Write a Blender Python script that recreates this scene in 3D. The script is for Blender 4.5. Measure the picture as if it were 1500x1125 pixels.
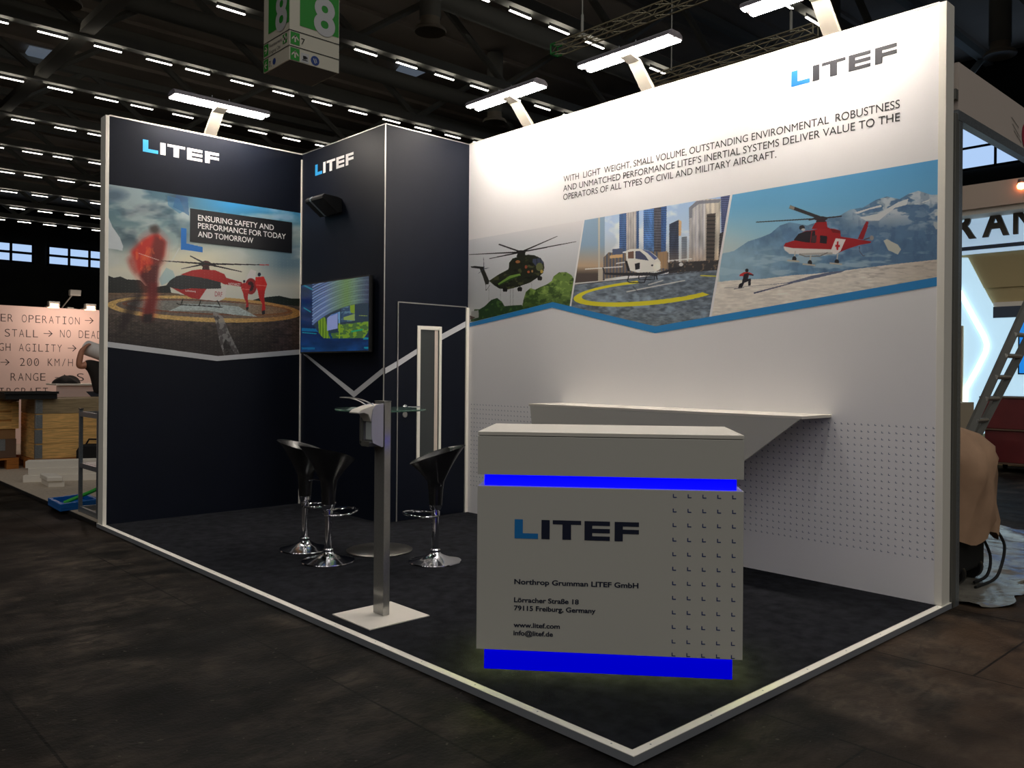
import bpy, bmesh, math, random
import numpy as np
from mathutils import Vector, Matrix

random.seed(7)
SC = bpy.context.scene
for o in list(bpy.data.objects):
    bpy.data.objects.remove(o)
COL = SC.collection

# ------------------------------------------------------------------ camera
YAW, PITCH, ROLL = 0.81766684, -0.00072132, 0.00824887
FPX, PPX, PPY = 1225.81447, 760.64397, 546.76662
EYE = np.array([-2.287902, -1.842017, 1.368891])
FWD = np.array([math.cos(YAW)*math.cos(PITCH), math.sin(YAW)*math.cos(PITCH), math.sin(PITCH)])
_r = np.array([math.sin(YAW), -math.cos(YAW), 0.0]); _u = np.cross(_r, FWD)
RGT = math.cos(ROLL)*_r + math.sin(ROLL)*_u
UPV = -math.sin(ROLL)*_r + math.cos(ROLL)*_u
cd = bpy.data.cameras.new('camera')
cam = bpy.data.objects.new('camera', cd); COL.objects.link(cam)
cd.sensor_width = 36.0
cd.lens = FPX*36.0/1500.0
cd.shift_x = -(PPX-750.0)/1500.0
cd.shift_y = (PPY-562.5)/1500.0
cd.clip_end = 400.0
cam.matrix_world = Matrix(((RGT[0], UPV[0], -FWD[0], EYE[0]), (RGT[1], UPV[1], -FWD[1], EYE[1]),
                           (RGT[2], UPV[2], -FWD[2], EYE[2]), (0, 0, 0, 1)))
SC.camera = cam

# ------------------------------------------------------------------ world, view, hall lights outside the frame
SC.view_settings.view_transform = 'Standard'
SC.view_settings.look = 'None'
SC.view_settings.gamma = 1.0
SC.view_settings.use_curve_mapping = False
SC.view_settings.exposure = 0.0
SC.cycles.use_denoising = True
SC.cycles.max_bounces = 8
W = bpy.data.worlds.new('world'); SC.world = W; W.use_nodes = True
W.node_tree.nodes['Background'].inputs[0].default_value = (0.62, 0.75, 1.0, 1)
W.node_tree.nodes['Background'].inputs[1].default_value = 0.9
L_LED = 114.0      # booth lamps
L_HALL = 12.0      # strip lights under the hall roof
HALL_Z = 14.314    # level of the strip lights


def row_light(name, x, y, lx, ly, power):
    ld = bpy.data.lights.new(name, 'AREA'); ld.shape = 'RECTANGLE'; ld.size = lx; ld.size_y = ly
    ld.energy = power; ld.color = (1.0, 0.97, 0.93)
    lo = bpy.data.objects.new(name, ld); lo.location = (x, y, HALL_Z); COL.objects.link(lo)


# the rows of strip lights that hang behind and beside the photographer
for yy in (-37.0, -30.0, -23.0, -16.0, -9.0, -2.0, 5.0):
    row_light('hall_row_light', -13.0, yy, 50.0, 0.3, 640.0)

# ------------------------------------------------------------------ geometry of the place
P = 0.03778          # top of the booth platform above the hall floor
AY, BX, KX, KY = 5.80022, 2.81482, 1.86225, 4.32337
HT = 3.5 + P
Z3 = np.array([0.0, 0.0, 1.0])


def ray(x, y):
    return FWD + RGT*(x-PPX)/FPX - UPV*(y-PPY)/FPX


def at(x, y, depth):
    return EYE + ray(x, y)*depth


def cut(x, y, axis, val):
    d = ray(x, y)
    return EYE + d*(val-EYE[axis])/d[axis]


class Plane:
    """a real upright surface: s runs to the right along it, z up, n towards the visitor"""
    def __init__(self, o, us):
        self.o = np.array([o[0], o[1], 0.0]); self.us = np.array([us[0], us[1], 0.0]); self.n = np.cross(self.us, Z3)

    def sz(self, x, y):
        d = ray(x, y)
        q = EYE + d*np.dot(self.n, self.o-EYE)/np.dot(self.n, d)
        return float(np.dot(q-self.o, self.us)), float(q[2])

    def szl(self, pts):
        return [self.sz(*p) for p in pts]

    def p3(self, s, z, off=0.0):
        return self.o + self.us*s + Z3*z + self.n*off


DARK = Plane((0, AY), (1, 0))
TVW = Plane((KX, AY), (0, -1))
DOORW = Plane((KX, KY), (1, 0))
WHITE = Plane((BX, KY), (0, -1))
CU = np.array([0.6544, -0.7561, 0.0]); CU /= np.linalg.norm(CU)
CN = np.cross(CU, Z3)
CO = np.array([0.1779, 1.0041, 0.0])
COUNTER = Plane((CO+CN*0.04)[:2], CU[:2])


# ------------------------------------------------------------------ materials
def lin(c):
    c = np.asarray(c, float)/255.0
    return np.where(c <= 0.04045, c/12.92, ((c+0.055)/1.055)**2.4)


def mat(name, rgb, rough=0.5, metal=0.0, emit=None, estr=0.0, noise=0.0, nscale=20.0, bump=0.0, bscale=200.0, spec=0.5, trans=0.0, aniso=0.0):
    m = bpy.data.materials.new(name); m.use_nodes = True
    nt = m.node_tree; b = nt.nodes['Principled BSDF']
    c = lin(rgb)
    b.inputs['Base Color'].default_value = (*c, 1)
    b.inputs['Roughness'].default_value = rough
    b.inputs['Metallic'].default_value = metal
    b.inputs['Specular IOR Level'].default_value = spec
    if trans:
        b.inputs['Transmission Weight'].default_value = trans
        b.inputs['IOR'].default_value = 1.45
    if emit is not None:
        b.inputs['Emission Color'].default_value = (*lin(emit), 1)
        b.inputs['Emission Strength'].default_value = estr
    if noise or bump:
        tc = nt.nodes.new('ShaderNodeTexCoord')
    if noise:
        n = nt.nodes.new('ShaderNodeTexNoise'); n.inputs['Scale'].default_value = nscale; n.inputs['Detail'].default_value = 6
        r = nt.nodes.new('ShaderNodeValToRGB')
        r.color_ramp.elements[0].position = 0.3; r.color_ramp.elements[1].position = 0.7
        r.color_ramp.elements[0].color = (*(c*(1-noise)), 1); r.color_ramp.elements[1].color = (*np.minimum(c*(1+noise), 1), 1)
        nt.links.new(tc.outputs['Object'], n.inputs['Vector']); nt.links.new(n.outputs['Fac'], r.inputs['Fac'])
        nt.links.new(r.outputs['Color'], b.inputs['Base Color'])
    if bump:
        n2 = nt.nodes.new('ShaderNodeTexNoise'); n2.inputs['Scale'].default_value = bscale; n2.inputs['Detail'].default_value = 3
        bp = nt.nodes.new('ShaderNodeBump'); bp.inputs['Strength'].default_value = bump; bp.inputs['Distance'].default_value = 0.01
        nt.links.new(tc.outputs['Object'], n2.inputs['Vector']); nt.links.new(n2.outputs['Fac'], bp.inputs['Height'])
        nt.links.new(bp.outputs['Normal'], b.inputs['Normal'])
    return m


def picture_mat(name, rough=0.45, emission=0.0):
    m = bpy.data.materials.new(name); m.use_nodes = True
    nt = m.node_tree; b = nt.nodes['Principled BSDF']
    a = nt.nodes.new('ShaderNodeAttribute'); a.attribute_name = 'print'
    b.inputs['Roughness'].default_value = rough
    if emission:
        b.inputs['Base Color'].default_value = (0.01, 0.01, 0.012, 1)
        nt.links.new(a.outputs['Color'], b.inputs['Emission Color']); b.inputs['Emission Strength'].default_value = emission
    else:
        nt.links.new(a.outputs['Color'], b.inputs['Base Color'])
    return m


def wood_mat(name, rgb, seed=0.0):
    m = bpy.data.materials.new(name); m.use_nodes = True
    nt = m.node_tree; b = nt.nodes['Principled BSDF']; c = lin(rgb)
    tc = nt.nodes.new('ShaderNodeTexCoord'); mp = nt.nodes.new('ShaderNodeMapping')
    mp.inputs['Scale'].default_value = (1.2, 1.2, 14); mp.inputs['Location'].default_value = (seed, seed*2, 0)
    n = nt.nodes.new('ShaderNodeTexNoise'); n.inputs['Scale'].default_value = 4; n.inputs['Detail'].default_value = 8; n.inputs['Distortion'].default_value = 0.6
    r = nt.nodes.new('ShaderNodeValToRGB')
    r.color_ramp.elements[0].position = 0.3; r.color_ramp.elements[1].position = 0.72
    r.color_ramp.elements[0].color = (*(c*0.6), 1); r.color_ramp.elements[1].color = (*(c*1.2), 1)
    nt.links.new(tc.outputs['Object'], mp.inputs['Vector']); nt.links.new(mp.outputs['Vector'], n.inputs['Vector'])
    nt.links.new(n.outputs['Fac'], r.inputs['Fac']); nt.links.new(r.outputs['Color'], b.inputs['Base Color'])
    b.inputs['Roughness'].default_value = 0.75
    return m


def floor_mat():
    m = bpy.data.materials.new('worn_hall_floor'); m.use_nodes = True
    nt = m.node_tree; b = nt.nodes['Principled BSDF']; N = nt.nodes.new; L = nt.links.new
    tc = N('ShaderNodeTexCoord')

    def noise(scale, det, rot=None, stretch=None, dist=0.0):
        n = N('ShaderNodeTexNoise'); n.inputs['Scale'].default_value = scale; n.inputs['Detail'].default_value = det
        n.inputs['Distortion'].default_value = dist
        if stretch:
            mp = N('ShaderNodeMapping'); mp.inputs['Scale'].default_value = stretch; mp.inputs['Rotation'].default_value = (0, 0, rot or 0)
            L(tc.outputs['Object'], mp.inputs['Vector']); L(mp.outputs['Vector'], n.inputs['Vector'])
        else:
            L(tc.outputs['Object'], n.inputs['Vector'])
        return n.outputs['Fac']

    def ramp(f, p0, c0, p1, c1):
        r = N('ShaderNodeValToRGB'); e = r.color_ramp.elements
        e[0].position = p0; e[0].color = (*c0, 1); e[1].position = p1; e[1].color = (*c1, 1)
        L(f, r.inputs['Fac']); return r.outputs['Color']

    def mix(kind, f, a, bb):
        x = N('ShaderNodeMix'); x.data_type = 'RGBA'; x.blend_type = kind
        if isinstance(f, float):
            x.inputs[0].default_value = f
        else:
            L(f, x.inputs[0])
        L(a, x.inputs[6]); L(bb, x.inputs[7]); return x.outputs[2]
    base = ramp(noise(0.9, 8, dist=1.0), 0.3, lin((22, 21, 20)), 0.7, lin((44, 41, 37)))
    streak = ramp(noise(2.0, 9, 0.06, (0.7, 1.5, 1), 0.5), 0.40, (0.22, 0.23, 0.23), 0.60, (1.5, 1.44, 1.36))
    streak2 = ramp(noise(1.5, 8, 0.02, (1.7, 0.5, 1), 0.3), 0.42, (0.45, 0.45, 0.46), 0.58, (1.25, 1.22, 1.2))
    col = mix('MULTIPLY', 1.0, base, streak)
    col = mix('MULTIPLY', 1.0, col, streak2)
    brown = N('ShaderNodeRGB'); brown.outputs[0].default_value = (*lin((66, 52, 40)), 1)
    scuff = ramp(noise(9.0, 10, 0.4, (0.8, 1.4, 1), 1.2), 0.40, (0.45, 0.45, 0.46), 0.64, (1.7, 1.62, 1.52))
    col = mix('MULTIPLY', 0.8, col, scuff)
    bf = ramp(noise(0.28, 4), 0.52, (0, 0, 0), 0.68, (0.6, 0.6, 0.6))
    col = mix('MIX', bf, col, brown.outputs[0])
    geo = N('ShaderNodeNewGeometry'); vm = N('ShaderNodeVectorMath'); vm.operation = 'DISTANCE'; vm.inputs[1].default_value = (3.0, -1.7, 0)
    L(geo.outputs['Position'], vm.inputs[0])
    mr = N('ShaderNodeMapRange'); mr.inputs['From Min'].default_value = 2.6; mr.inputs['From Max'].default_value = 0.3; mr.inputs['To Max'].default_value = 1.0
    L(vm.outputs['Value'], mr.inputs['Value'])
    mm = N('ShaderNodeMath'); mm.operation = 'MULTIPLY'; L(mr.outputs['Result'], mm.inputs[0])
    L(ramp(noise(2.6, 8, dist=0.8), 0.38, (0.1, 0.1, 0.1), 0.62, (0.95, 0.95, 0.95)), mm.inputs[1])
    light_pool = N('ShaderNodeRGB'); light_pool.outputs[0].default_value = (*lin((96, 76, 58)), 1)  # lighter brown patch: a light reflection painted into the floor colour
    col = mix('MIX', mm.outputs[0], col, light_pool.outputs[0])
    speck = ramp(noise(34, 2), 0.70, (0, 0, 0), 0.73, (0.6, 0.6, 0.6))
    pale = N('ShaderNodeRGB'); pale.outputs[0].default_value = (*lin((84, 80, 72)), 1)
    col = mix('MIX', speck, col, pale.outputs[0])
    # seams between the large floor tiles
    br = N('ShaderNodeTexBrick'); br.offset = 0.5; br.inputs['Scale'].default_value = 1.0
    br.inputs['Mortar Size'].default_value = 0.006; br.inputs['Brick Width'].default_value = 2.2; br.inputs['Row Height'].default_value = 1.1
    br.inputs['Color1'].default_value = (1, 1, 1, 1); br.inputs['Color2'].default_value = (0.86, 0.86, 0.86, 1); br.inputs['Mortar'].default_value = (0.12, 0.12, 0.12, 1)
    mp = N('ShaderNodeMapping'); mp.inputs['Rotation'].default_value = (0, 0, math.pi/2); mp.inputs['Location'].default_value = (0.62, 0.35, 0)
    L(tc.outputs['Object'], mp.inputs['Vector']); L(mp.outputs['Vector'], br.inputs['Vector'])
    col = mix('MULTIPLY', 1.0, col, br.outputs['Color'])
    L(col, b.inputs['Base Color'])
    rr = N('ShaderNodeMapRange'); rr.inputs['To Min'].default_value = 0.45; rr.inputs['To Max'].default_value = 0.85
    L(noise(3.0, 6), rr.inputs['Value']); L(rr.outputs['Result'], b.inputs['Roughness'])
    bp = N('ShaderNodeBump'); bp.inputs['Strength'].default_value = 0.25; bp.inputs['Distance'].default_value = 0.01
    L(noise(60, 4), bp.inputs['Height']); L(bp.outputs['Normal'], b.inputs['Normal'])
    b.inputs['Specular IOR Level'].default_value = 0.12
    return m


M = {}
M['white_panel'] = mat('white_panel', (240, 238, 238), 0.42)
M['dark_panel'] = mat('dark_panel', (14, 19, 31), 0.5, noise=0.08, nscale=3, spec=0.18)
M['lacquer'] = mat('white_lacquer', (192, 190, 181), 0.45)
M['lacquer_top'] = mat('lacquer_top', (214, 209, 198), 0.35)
M['alu'] = mat('aluminium', (172, 171, 166), 0.38, 0.65)
M['alu_pale'] = mat('pale_aluminium', (238, 234, 222), 0.5, 0.0)
M['alu_grey'] = mat('grey_aluminium', (120, 120, 114), 0.5, 0.5)
M['steel'] = mat('brushed_steel', (168, 167, 163), 0.13, 0.62, noise=0.06, nscale=90)
M['chrome'] = mat('chrome', (225, 225, 228), 0.09, 1.0)
M['black'] = mat('black_plastic', (22, 22, 24), 0.35)
M['matte_black'] = mat('matte_black', (16, 16, 17), 0.7)
M['abs_seat'] = mat('black_gloss_shell', (24, 24, 25), 0.27)
M['blue_logo'] = mat('blue_print', (14, 108, 178), 0.5)
M['bright_blue_logo'] = mat('bright_blue_print', (44, 160, 225), 0.5)
M['white_logo'] = mat('white_print', (240, 238, 236), 0.5)
M['navy_logo'] = mat('charcoal_print', (22, 24, 32), 0.5)
M['navy_ink'] = mat('navy_ink', (16, 24, 48), 0.5)
M['blue_ink'] = mat('blue_ink', (20, 120, 190), 0.5)
M['grey_ink'] = mat('grey_ink', (40, 38, 38), 0.5)
M['navy_mark'] = mat('navy_mark_ink', (26, 52, 110), 0.5)
M['mark_ink'] = mat('mark_ink', (84, 100, 128), 0.5)
M['stripe_grey'] = mat('grey_stripe', (190, 192, 196), 0.5)
M['stripe_blue'] = mat('blue_stripe', (46, 140, 205), 0.5)
M['box_black'] = mat('black_print', (19, 21, 27), 0.45)
M['carpet'] = mat('black_carpet', (37, 38, 42), 0.95, noise=0.35, nscale=14, bump=0.6, bscale=420, spec=0.02)
M['glow_blue'] = mat('blue_light_band', (0, 0, 60), 0.4, emit=(0, 0, 255), estr=1.6)
M['plinth_blue'] = mat('blue_light_plinth', (0, 0, 60), 0.6, emit=(0, 0, 255), estr=0.55, spec=0.0)
M['led'] = mat('led_tube', (255, 255, 255), 0.4, emit=(255, 244, 232), estr=L_LED)
M['hall_led'] = mat('hall_tube', (255, 255, 255), 0.4, emit=(255, 247, 234), estr=L_HALL)
M['lamp_white'] = mat('white_enamel', (222, 216, 204), 0.45)
M['lamp_tray'] = mat('grey_lamp_tray', (110, 106, 112), 0.5)
M['arm_white'] = mat('arm_enamel', (168, 162, 150), 0.5)
M['trim_shade'] = mat('shaded_trim_face', (140, 143, 148), 0.5, 0.1)  # trim sides darker than the top: their shade is put into the colour
M['disc_steel'] = mat('dark_brushed_disc', (140, 138, 134), 0.3, 1.0, noise=0.15, nscale=12)
M['glass'] = mat('green_glass', (190, 232, 216), 0.04, trans=0.92)
M['window_glass'] = mat('grey_door_glass', (62, 66, 66), 0.2)
M['grey_plastic'] = mat('grey_plastic', (150, 150, 160), 0.4)
M['sheet_white'] = mat('white_plate', (226, 220, 210), 0.4)
M['hall_wall'] = mat('dark_hall_wall', (46, 46, 44), 0.9, noise=0.15, nscale=0.5)
M['roof'] = mat('dark_roof', (188, 176, 162), 0.9, noise=0.12, nscale=0.3)
M['girder'] = mat('grey_girder', (186, 182, 170), 0.8)
M['web'] = mat('truss_web', (160, 160, 152), 0.8)
M['duct'] = mat('duct', (190, 180, 160), 0.7)
M['sky_pane'] = mat('daylight_pane', (120, 150, 190), 0.3, emit=(176, 206, 246), estr=1.0)
M['mullion'] = mat('dark_mullion', (26, 28, 40), 0.7)
M['sign_white'] = mat('sign_white', (205, 200, 182), 0.6)
M['sign_green'] = mat('sign_green', (40, 140, 44), 0.6)
M['sign_grey'] = mat('sign_numeral', (190, 190, 190), 0.6)
M['sign_blue'] = mat('sign_blue', (36, 62, 130), 0.6)
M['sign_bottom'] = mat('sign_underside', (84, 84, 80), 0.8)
M['kraft'] = mat('kraft_paper', (182, 146, 116), 0.8, noise=0.12, nscale=5, bump=0.9, bscale=5.5)
M['card'] = mat('cardboard', (150, 112, 72), 0.85, noise=0.06, nscale=5)
M['card_dark'] = mat('old_cardboard', (104, 82, 66), 0.85, noise=0.06, nscale=5)
M['pine'] = wood_mat('pine', (236, 186, 112))
M['pine_grey'] = wood_mat('weathered_pine', (160, 140, 106), 3.0)
M['pallet'] = wood_mat('orange_pallet', (178, 110, 42), 5.0)
M['galv'] = mat('galvanised', (150, 156, 160), 0.42, 0.7, noise=0.15, nscale=60)
M['stall_carpet'] = mat('grey_carpet', (180, 166, 148), 0.95, noise=0.12, nscale=30)
M['board_white'] = mat('white_board', (238, 230, 216), 0.6)
M['blue_plastic'] = mat('blue_plastic', (16, 104, 184), 0.45)
M['green_plastic'] = mat('green_plastic', (40, 176, 50), 0.45)
M['mono_wall'] = mat('pale_stall_wall', (226, 196, 184), 0.55)
M['brown_ink'] = mat('brown_ink', (58, 42, 42), 0.6)
M['skin'] = mat('skin', (190, 132, 104), 0.5)
M['shirt'] = mat('dark_shirt', (34, 30, 27), 0.9)
M['trousers'] = mat('dark_trousers', (32, 34, 42), 0.9)
M['hair'] = mat('dark_hair', (30, 24, 20), 0.7)
M['paper'] = mat('white_paper', (226, 220, 214), 0.7)
M['halogen'] = mat('halogen_glow', (255, 200, 160), 0.4, emit=(255, 176, 130), estr=6.0)
M['red_paint'] = mat('dark_red_paint', (104, 32, 34), 0.5, noise=0.15, nscale=4)
M['beige'] = mat('beige_panel', (196, 182, 156), 0.6)
M['olive'] = mat('olive_wall', (186, 168, 122), 0.7)
M['fascia'] = mat('beige_fascia', (206, 186, 168), 0.6)
M['ice'] = mat('backlit_ice_blue', (190, 220, 240), 0.4, emit=(186, 222, 242), estr=0.82)
M['ice_line'] = mat('light_line', (240, 255, 255), 0.4, emit=(236, 255, 255), estr=2.2)
M['ice_sign'] = mat('backlit_sign', (190, 210, 230), 0.4, emit=(180, 210, 235), estr=0.65)
M['letter_dark'] = mat('dark_letters', (92, 86, 76), 0.6)
M['slate'] = mat('slate_band', (70, 82, 100), 0.6)
M['screen_blue'] = mat('blue_screen', (20, 90, 180), 0.3, emit=(30, 140, 235), estr=0.8)
M['film'] = mat('plastic_film', (128, 124, 114), 0.22, spec=0.5, noise=0.35, nscale=5, bump=1.0, bscale=7)
M['red_sign'] = mat('red_roundel', (170, 30, 60), 0.5)
M['jacket'] = mat('black_jacket', (30, 26, 25), 0.9)
M['sill_grey'] = mat('grey_frame_panel', (206, 192, 180), 0.6)
M['warm_glow'] = mat('warm_lamp', (255, 180, 130), 0.4, emit=(255, 140, 90), estr=9.0)
M['truss_alu'] = mat('truss_aluminium', (176, 168, 140), 0.4, 0.5)
M['green_cap'] = mat('green_tape', (40, 130, 60), 0.6)
M['dispenser'] = mat('dispenser_grey', (178, 176, 190), 0.4)
M['bottle'] = mat('bottle_label', (200, 206, 206), 0.4)


# ------------------------------------------------------------------ object helpers
ORIG = {}


def put(o, label=None, cat=None, group=None, kind=None):
    if label: o['label'] = label
    if cat: o['category'] = cat
    if group: o['group'] = group
    if kind: o['kind'] = kind
    return o


def thing(name, loc, label, cat, group=None, kind=None):
    o = bpy.data.objects.new(name, None); COL.objects.link(o)
    o.empty_display_size = 0.1
    o.location = Vector([float(v) for v in loc]); ORIG[o.name] = np.array([float(v) for v in loc])
    return put(o, label, cat, group, kind)


class B:
    """collects faces in world coordinates and links them as one mesh object"""
    def __init__(self):
        self.v = []; self.f = []; self.mi = []; self.mats = []; self.sm = []

    def face(self, pts, m=0, smooth=False):
        i = len(self.v); self.v += [tuple(float(c) for c in p) for p in pts]
        self.f.append(list(range(i, i+len(pts)))); self.mi.append(m); self.sm.append(smooth)
        return self

    def grid(self, rows, m=0, close_u=False, smooth=True, flip=False):
        i0 = len(self.v); nr = len(rows); nc = len(rows[0])
        for r in rows:
            self.v += [tuple(float(c) for c in p) for p in r]
        for a in range(nr-1):
            for b in range(nc if close_u else nc-1):
                b2 = (b+1) % nc
                q = [i0+a*nc+b, i0+a*nc+b2, i0+(a+1)*nc+b2, i0+(a+1)*nc+b]
                self.f.append(q[::-1] if flip else q); self.mi.append(m); self.sm.append(smooth)
        return self

    def obox(self, o, ax, ay, az, m=0):
        """box spanned from corner o by three edge vectors"""
        o = np.array(o, float); ax = np.array(ax, float); ay = np.array(ay, float); az = np.array(az, float)
        if np.dot(np.cross(ax, ay), az) < 0:
            ax, ay = ay, ax
        c = [o, o+ax, o+ax+ay, o+ay, o+az, o+ax+az, o+ax+ay+az, o+ay+az]
        i = len(self.v); self.v += [tuple(float(t) for t in p) for p in c]
        for q in ((3, 2, 1, 0), (4, 5, 6, 7), (0, 1, 5, 4), (1, 2, 6, 5), (2, 3, 7, 6), (3, 0, 4, 7)):
            self.f.append([i+k for k in q]); self.mi.append(m); self.sm.append(False)
        return self

    def box(self, x0, x1, y0, y1, z0, z1, m=0):
        return self.obox((x0, y0, z0), (x1-x0, 0, 0), (0, y1-y0, 0), (0, 0, z1-z0), m)

    def prism(self, pts, d, m=0):
        """polygon pts (3d) pushed along vector d"""
        pts = [np.array(p, float) for p in pts]; d = np.array(d, float)
        nrm = sum(np.cross(pts[k]-pts[0], pts[k+1]-pts[0]) for k in range(1, len(pts)-1))
        if np.dot(nrm, d) > 0:
            pts = pts[::-1]
        n = len(pts); i = len(self.v)
        self.v += [tuple(float(t) for t in p) for p in pts] + [tuple(float(t) for t in p+d) for p in pts]
        fs = [list(range(i, i+n)), [i+n+k for k in range(n)][::-1]]
        for k in range(n):
            k2 = (k+1) % n
            fs.append([i+k, i+n+k, i+n+k2, i+k2])
        for f in fs:
            self.f.append(f); self.mi.append(m); self.sm.append(False)
        return self

    def tube(self, path, r, m=0, seg=10, caps=True, closed=False):
        path = [np.array(p, float) for p in path]; n = len(path)
        rr = r if isinstance(r, (list, tuple)) else [r]*n
        rows = []; prev = None
        for k in range(n):
            if closed:
                t = path[(k+1) % n]-path[k-1]
            else:
                t = path[min(k+1, n-1)]-path[max(k-1, 0)]
            t = t/(np.linalg.norm(t)+1e-12)
            if prev is None:
                a = np.array([0, 0, 1.0]) if abs(t[2]) < 0.9 else np.array([1.0, 0, 0])
                u = np.cross(a, t)
            else:
                u = prev-t*np.dot(prev, t)
            u /= np.linalg.norm(u)+1e-12; prev = u; w = np.cross(t, u)
            rows.append([path[k]+(u*math.cos(q)+w*math.sin(q))*rr[k] for q in [2*math.pi*j/seg for j in range(seg)]])
        if closed:
            rows.append(rows[0])
        self.grid(rows, m, True)
        if caps and not closed:
            self.face(rows[0][::-1], m); self.face(rows[-1], m)
        return self

    def lathe(self, c, prof, m=0, seg=40):
        c = np.array(c, float)
        rows = [[c+np.array([r*math.cos(q), r*math.sin(q), z]) for q in [2*math.pi*j/seg for j in range(seg)]] for r, z in prof]
        return self.grid(rows, m, True)

    def build(self, name, material, parent=None, bevel=0.0, smooth_angle=35, subsurf=0):
        ms = material if isinstance(material, (list, tuple)) else [material]
        me = bpy.data.meshes.new(name)
        off = np.zeros(3); root = parent
        while root is not None and root.parent is not None:
            root = root.parent
        if root is not None and root.name in ORIG:
            off = ORIG[root.name]
        me.from_pydata([tuple(np.array(v)-off) for v in self.v], [], self.f)
        for x in ms:
            me.materials.append(M[x] if isinstance(x, str) else x)
        me.polygons.foreach_set('material_index', self.mi)
        me.polygons.foreach_set('use_smooth', self.sm)
        me.update()
        if any(self.sm):
            me.set_sharp_from_angle(angle=math.radians(smooth_angle))
        o = bpy.data.objects.new(name, me); COL.objects.link(o)
        if parent is not None:
            o.parent = parent
        if bevel:
            bm_ = o.modifiers.new('edge', 'BEVEL'); bm_.width = bevel; bm_.segments = 2; bm_.limit_method = 'ANGLE'; bm_.angle_limit = math.radians(40)
        if subsurf:
            s = o.modifiers.new('smooth', 'SUBSURF'); s.levels = subsurf; s.render_levels = subsurf
        return o


def bend(pts, n=6):
    P_ = [np.array(p, float) for p in pts]; P_ = [2*P_[0]-P_[1]]+P_+[2*P_[-1]-P_[-2]]; out = []
    for k in range(1, len(P_)-2):
        a, b_, c, d = P_[k-1:k+3]
        for t in np.linspace(0, 1, n, endpoint=False):
            out.append(0.5*(2*b_+(c-a)*t+(2*a-5*b_+4*c-d)*t*t+(3*b_-a-3*c+d)*t**3))
    return out+[P_[-2]]


def copy_tree(o, parent=None):
    c = o.copy(); COL.objects.link(c); c.parent = parent
    for ch in o.children:
        copy_tree(ch, c)
    return c


def flat(plane, polys, name, material, parent, off=0.0012):
    """printed shapes lying on a surface: polys are lists of (s, z)"""
    b = B()
    for p in polys:
        q = [plane.p3(s, z, off) for s, z in p]
        nrm = sum(np.cross(q[k]-q[0], q[k+1]-q[0]) for k in range(1, len(q)-1))
        b.face(q if np.dot(nrm, plane.n) > 0 else q[::-1])
    return b.build(name, material, parent)


# ---- writing
_FONT = {}


def text_faces(body, bold=0.0):
    key = (body, bold)
    if key in _FONT:
        return _FONT[key]
    cu = bpy.data.curves.new('lettering', 'FONT'); cu.body = body; cu.size = 1.0
    cu.resolution_u = 5; cu.offset = bold; cu.fill_mode = 'FRONT'
    o = bpy.data.objects.new('lettering', cu); COL.objects.link(o)
    dg = bpy.context.evaluated_depsgraph_get()
    me = bpy.data.meshes.new_from_object(o.evaluated_get(dg))
    v = [(p.co.x, p.co.y) for p in me.vertices]; f = [list(p.vertices) for p in me.polygons]
    bpy.data.objects.remove(o); bpy.data.curves.remove(cu); bpy.data.meshes.remove(me)
    _FONT[key] = (v, f)
    return v, f


def cap_h(bold=0.0):
    v, _ = text_faces('H', bold)
    return max(y for _, y in v)


def letter(plane, lines, name, material, parent, bold=0.0, off=0.0015):
    """lines: (text, s_left, s_right, z_baseline, cap_height)"""
    ch = cap_h(bold); o = None
    for body, s0, s1, z0, h in lines:
        b = B()
        v, f = text_faces(body, bold)
        xs = [p[0] for p in v]; x0, x1 = min(xs), max(xs)
        k = (s1-s0)/(x1-x0) if s1 is not None else h/ch
        i = len(b.v)
        b.v += [tuple(plane.p3(s0+(x-x0)*k, z0+y*h/ch, off)) for x, y in v]
        for q in f:
            b.f.append([i+t for t in q]); b.mi.append(0); b.sm.append(False)
        o = b.build(name, material, parent)
    return o


def line_px(plane, body, bl, br, cap_px):
    """text line from its baseline ends and cap height in image pixels"""
    s0, z0 = plane.sz(*bl); s1, z1 = plane.sz(*br)
    h = plane.sz(bl[0], bl[1]-cap_px)[1]-z0
    return (body, s0, s1, (z0+z1)/2, h)


LOGO_L = [[(0, 0), (0, 1), (.44, 1), (.44, .28), (1.26, .28), (1.26, 0)]]
LOGO_R = [[(1.44, 0), (1.44, 1), (1.88, 1), (1.88, 0)],
          [(2.04, 1), (3.55, 1), (3.55, .79), (3.02, .79), (3.02, 0), (2.56, 0), (2.56, .79), (2.04, .79)],
          [(3.73, 0), (3.73, 1), (5.07, 1), (5.07, .77), (4.14, .77), (4.14, .615), (5.07, .615), (5.07, .39), (4.14, .39), (4.14, .225), (5.07, .225), (5.07, 0)],
          [(5.32, 0), (5.32, 1), (6.59, 1), (6.59, .77), (5.75, .77), (5.75, .61), (6.59, .61), (6.59, .385), (5.75, .385), (5.75, 0)]]


def logo(plane, tl, bl, right_x, parent, mats, off=0.0015):
    s0, z1 = plane.sz(*tl); _, z0 = plane.sz(*bl)
    s1, _ = plane.sz(*right_x)
    fx = (s1-s0)/6.59
    t = lambda P_: [[(s0+x*fx, z0+y*(z1-z0)) for x, y in p] for p in P_]
    b = B()
    for k, grp in enumerate((LOGO_L, LOGO_R)):
        for p in t(grp):
            q = [plane.p3(s, z, off) for s, z in p]
            nrm = sum(np.cross(q[i]-q[0], q[i+1]-q[0]) for i in range(1, len(q)-1))
            b.face(q if np.dot(nrm, plane.n) > 0 else q[::-1], k)
    return b.build('logo', mats, parent)


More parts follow.
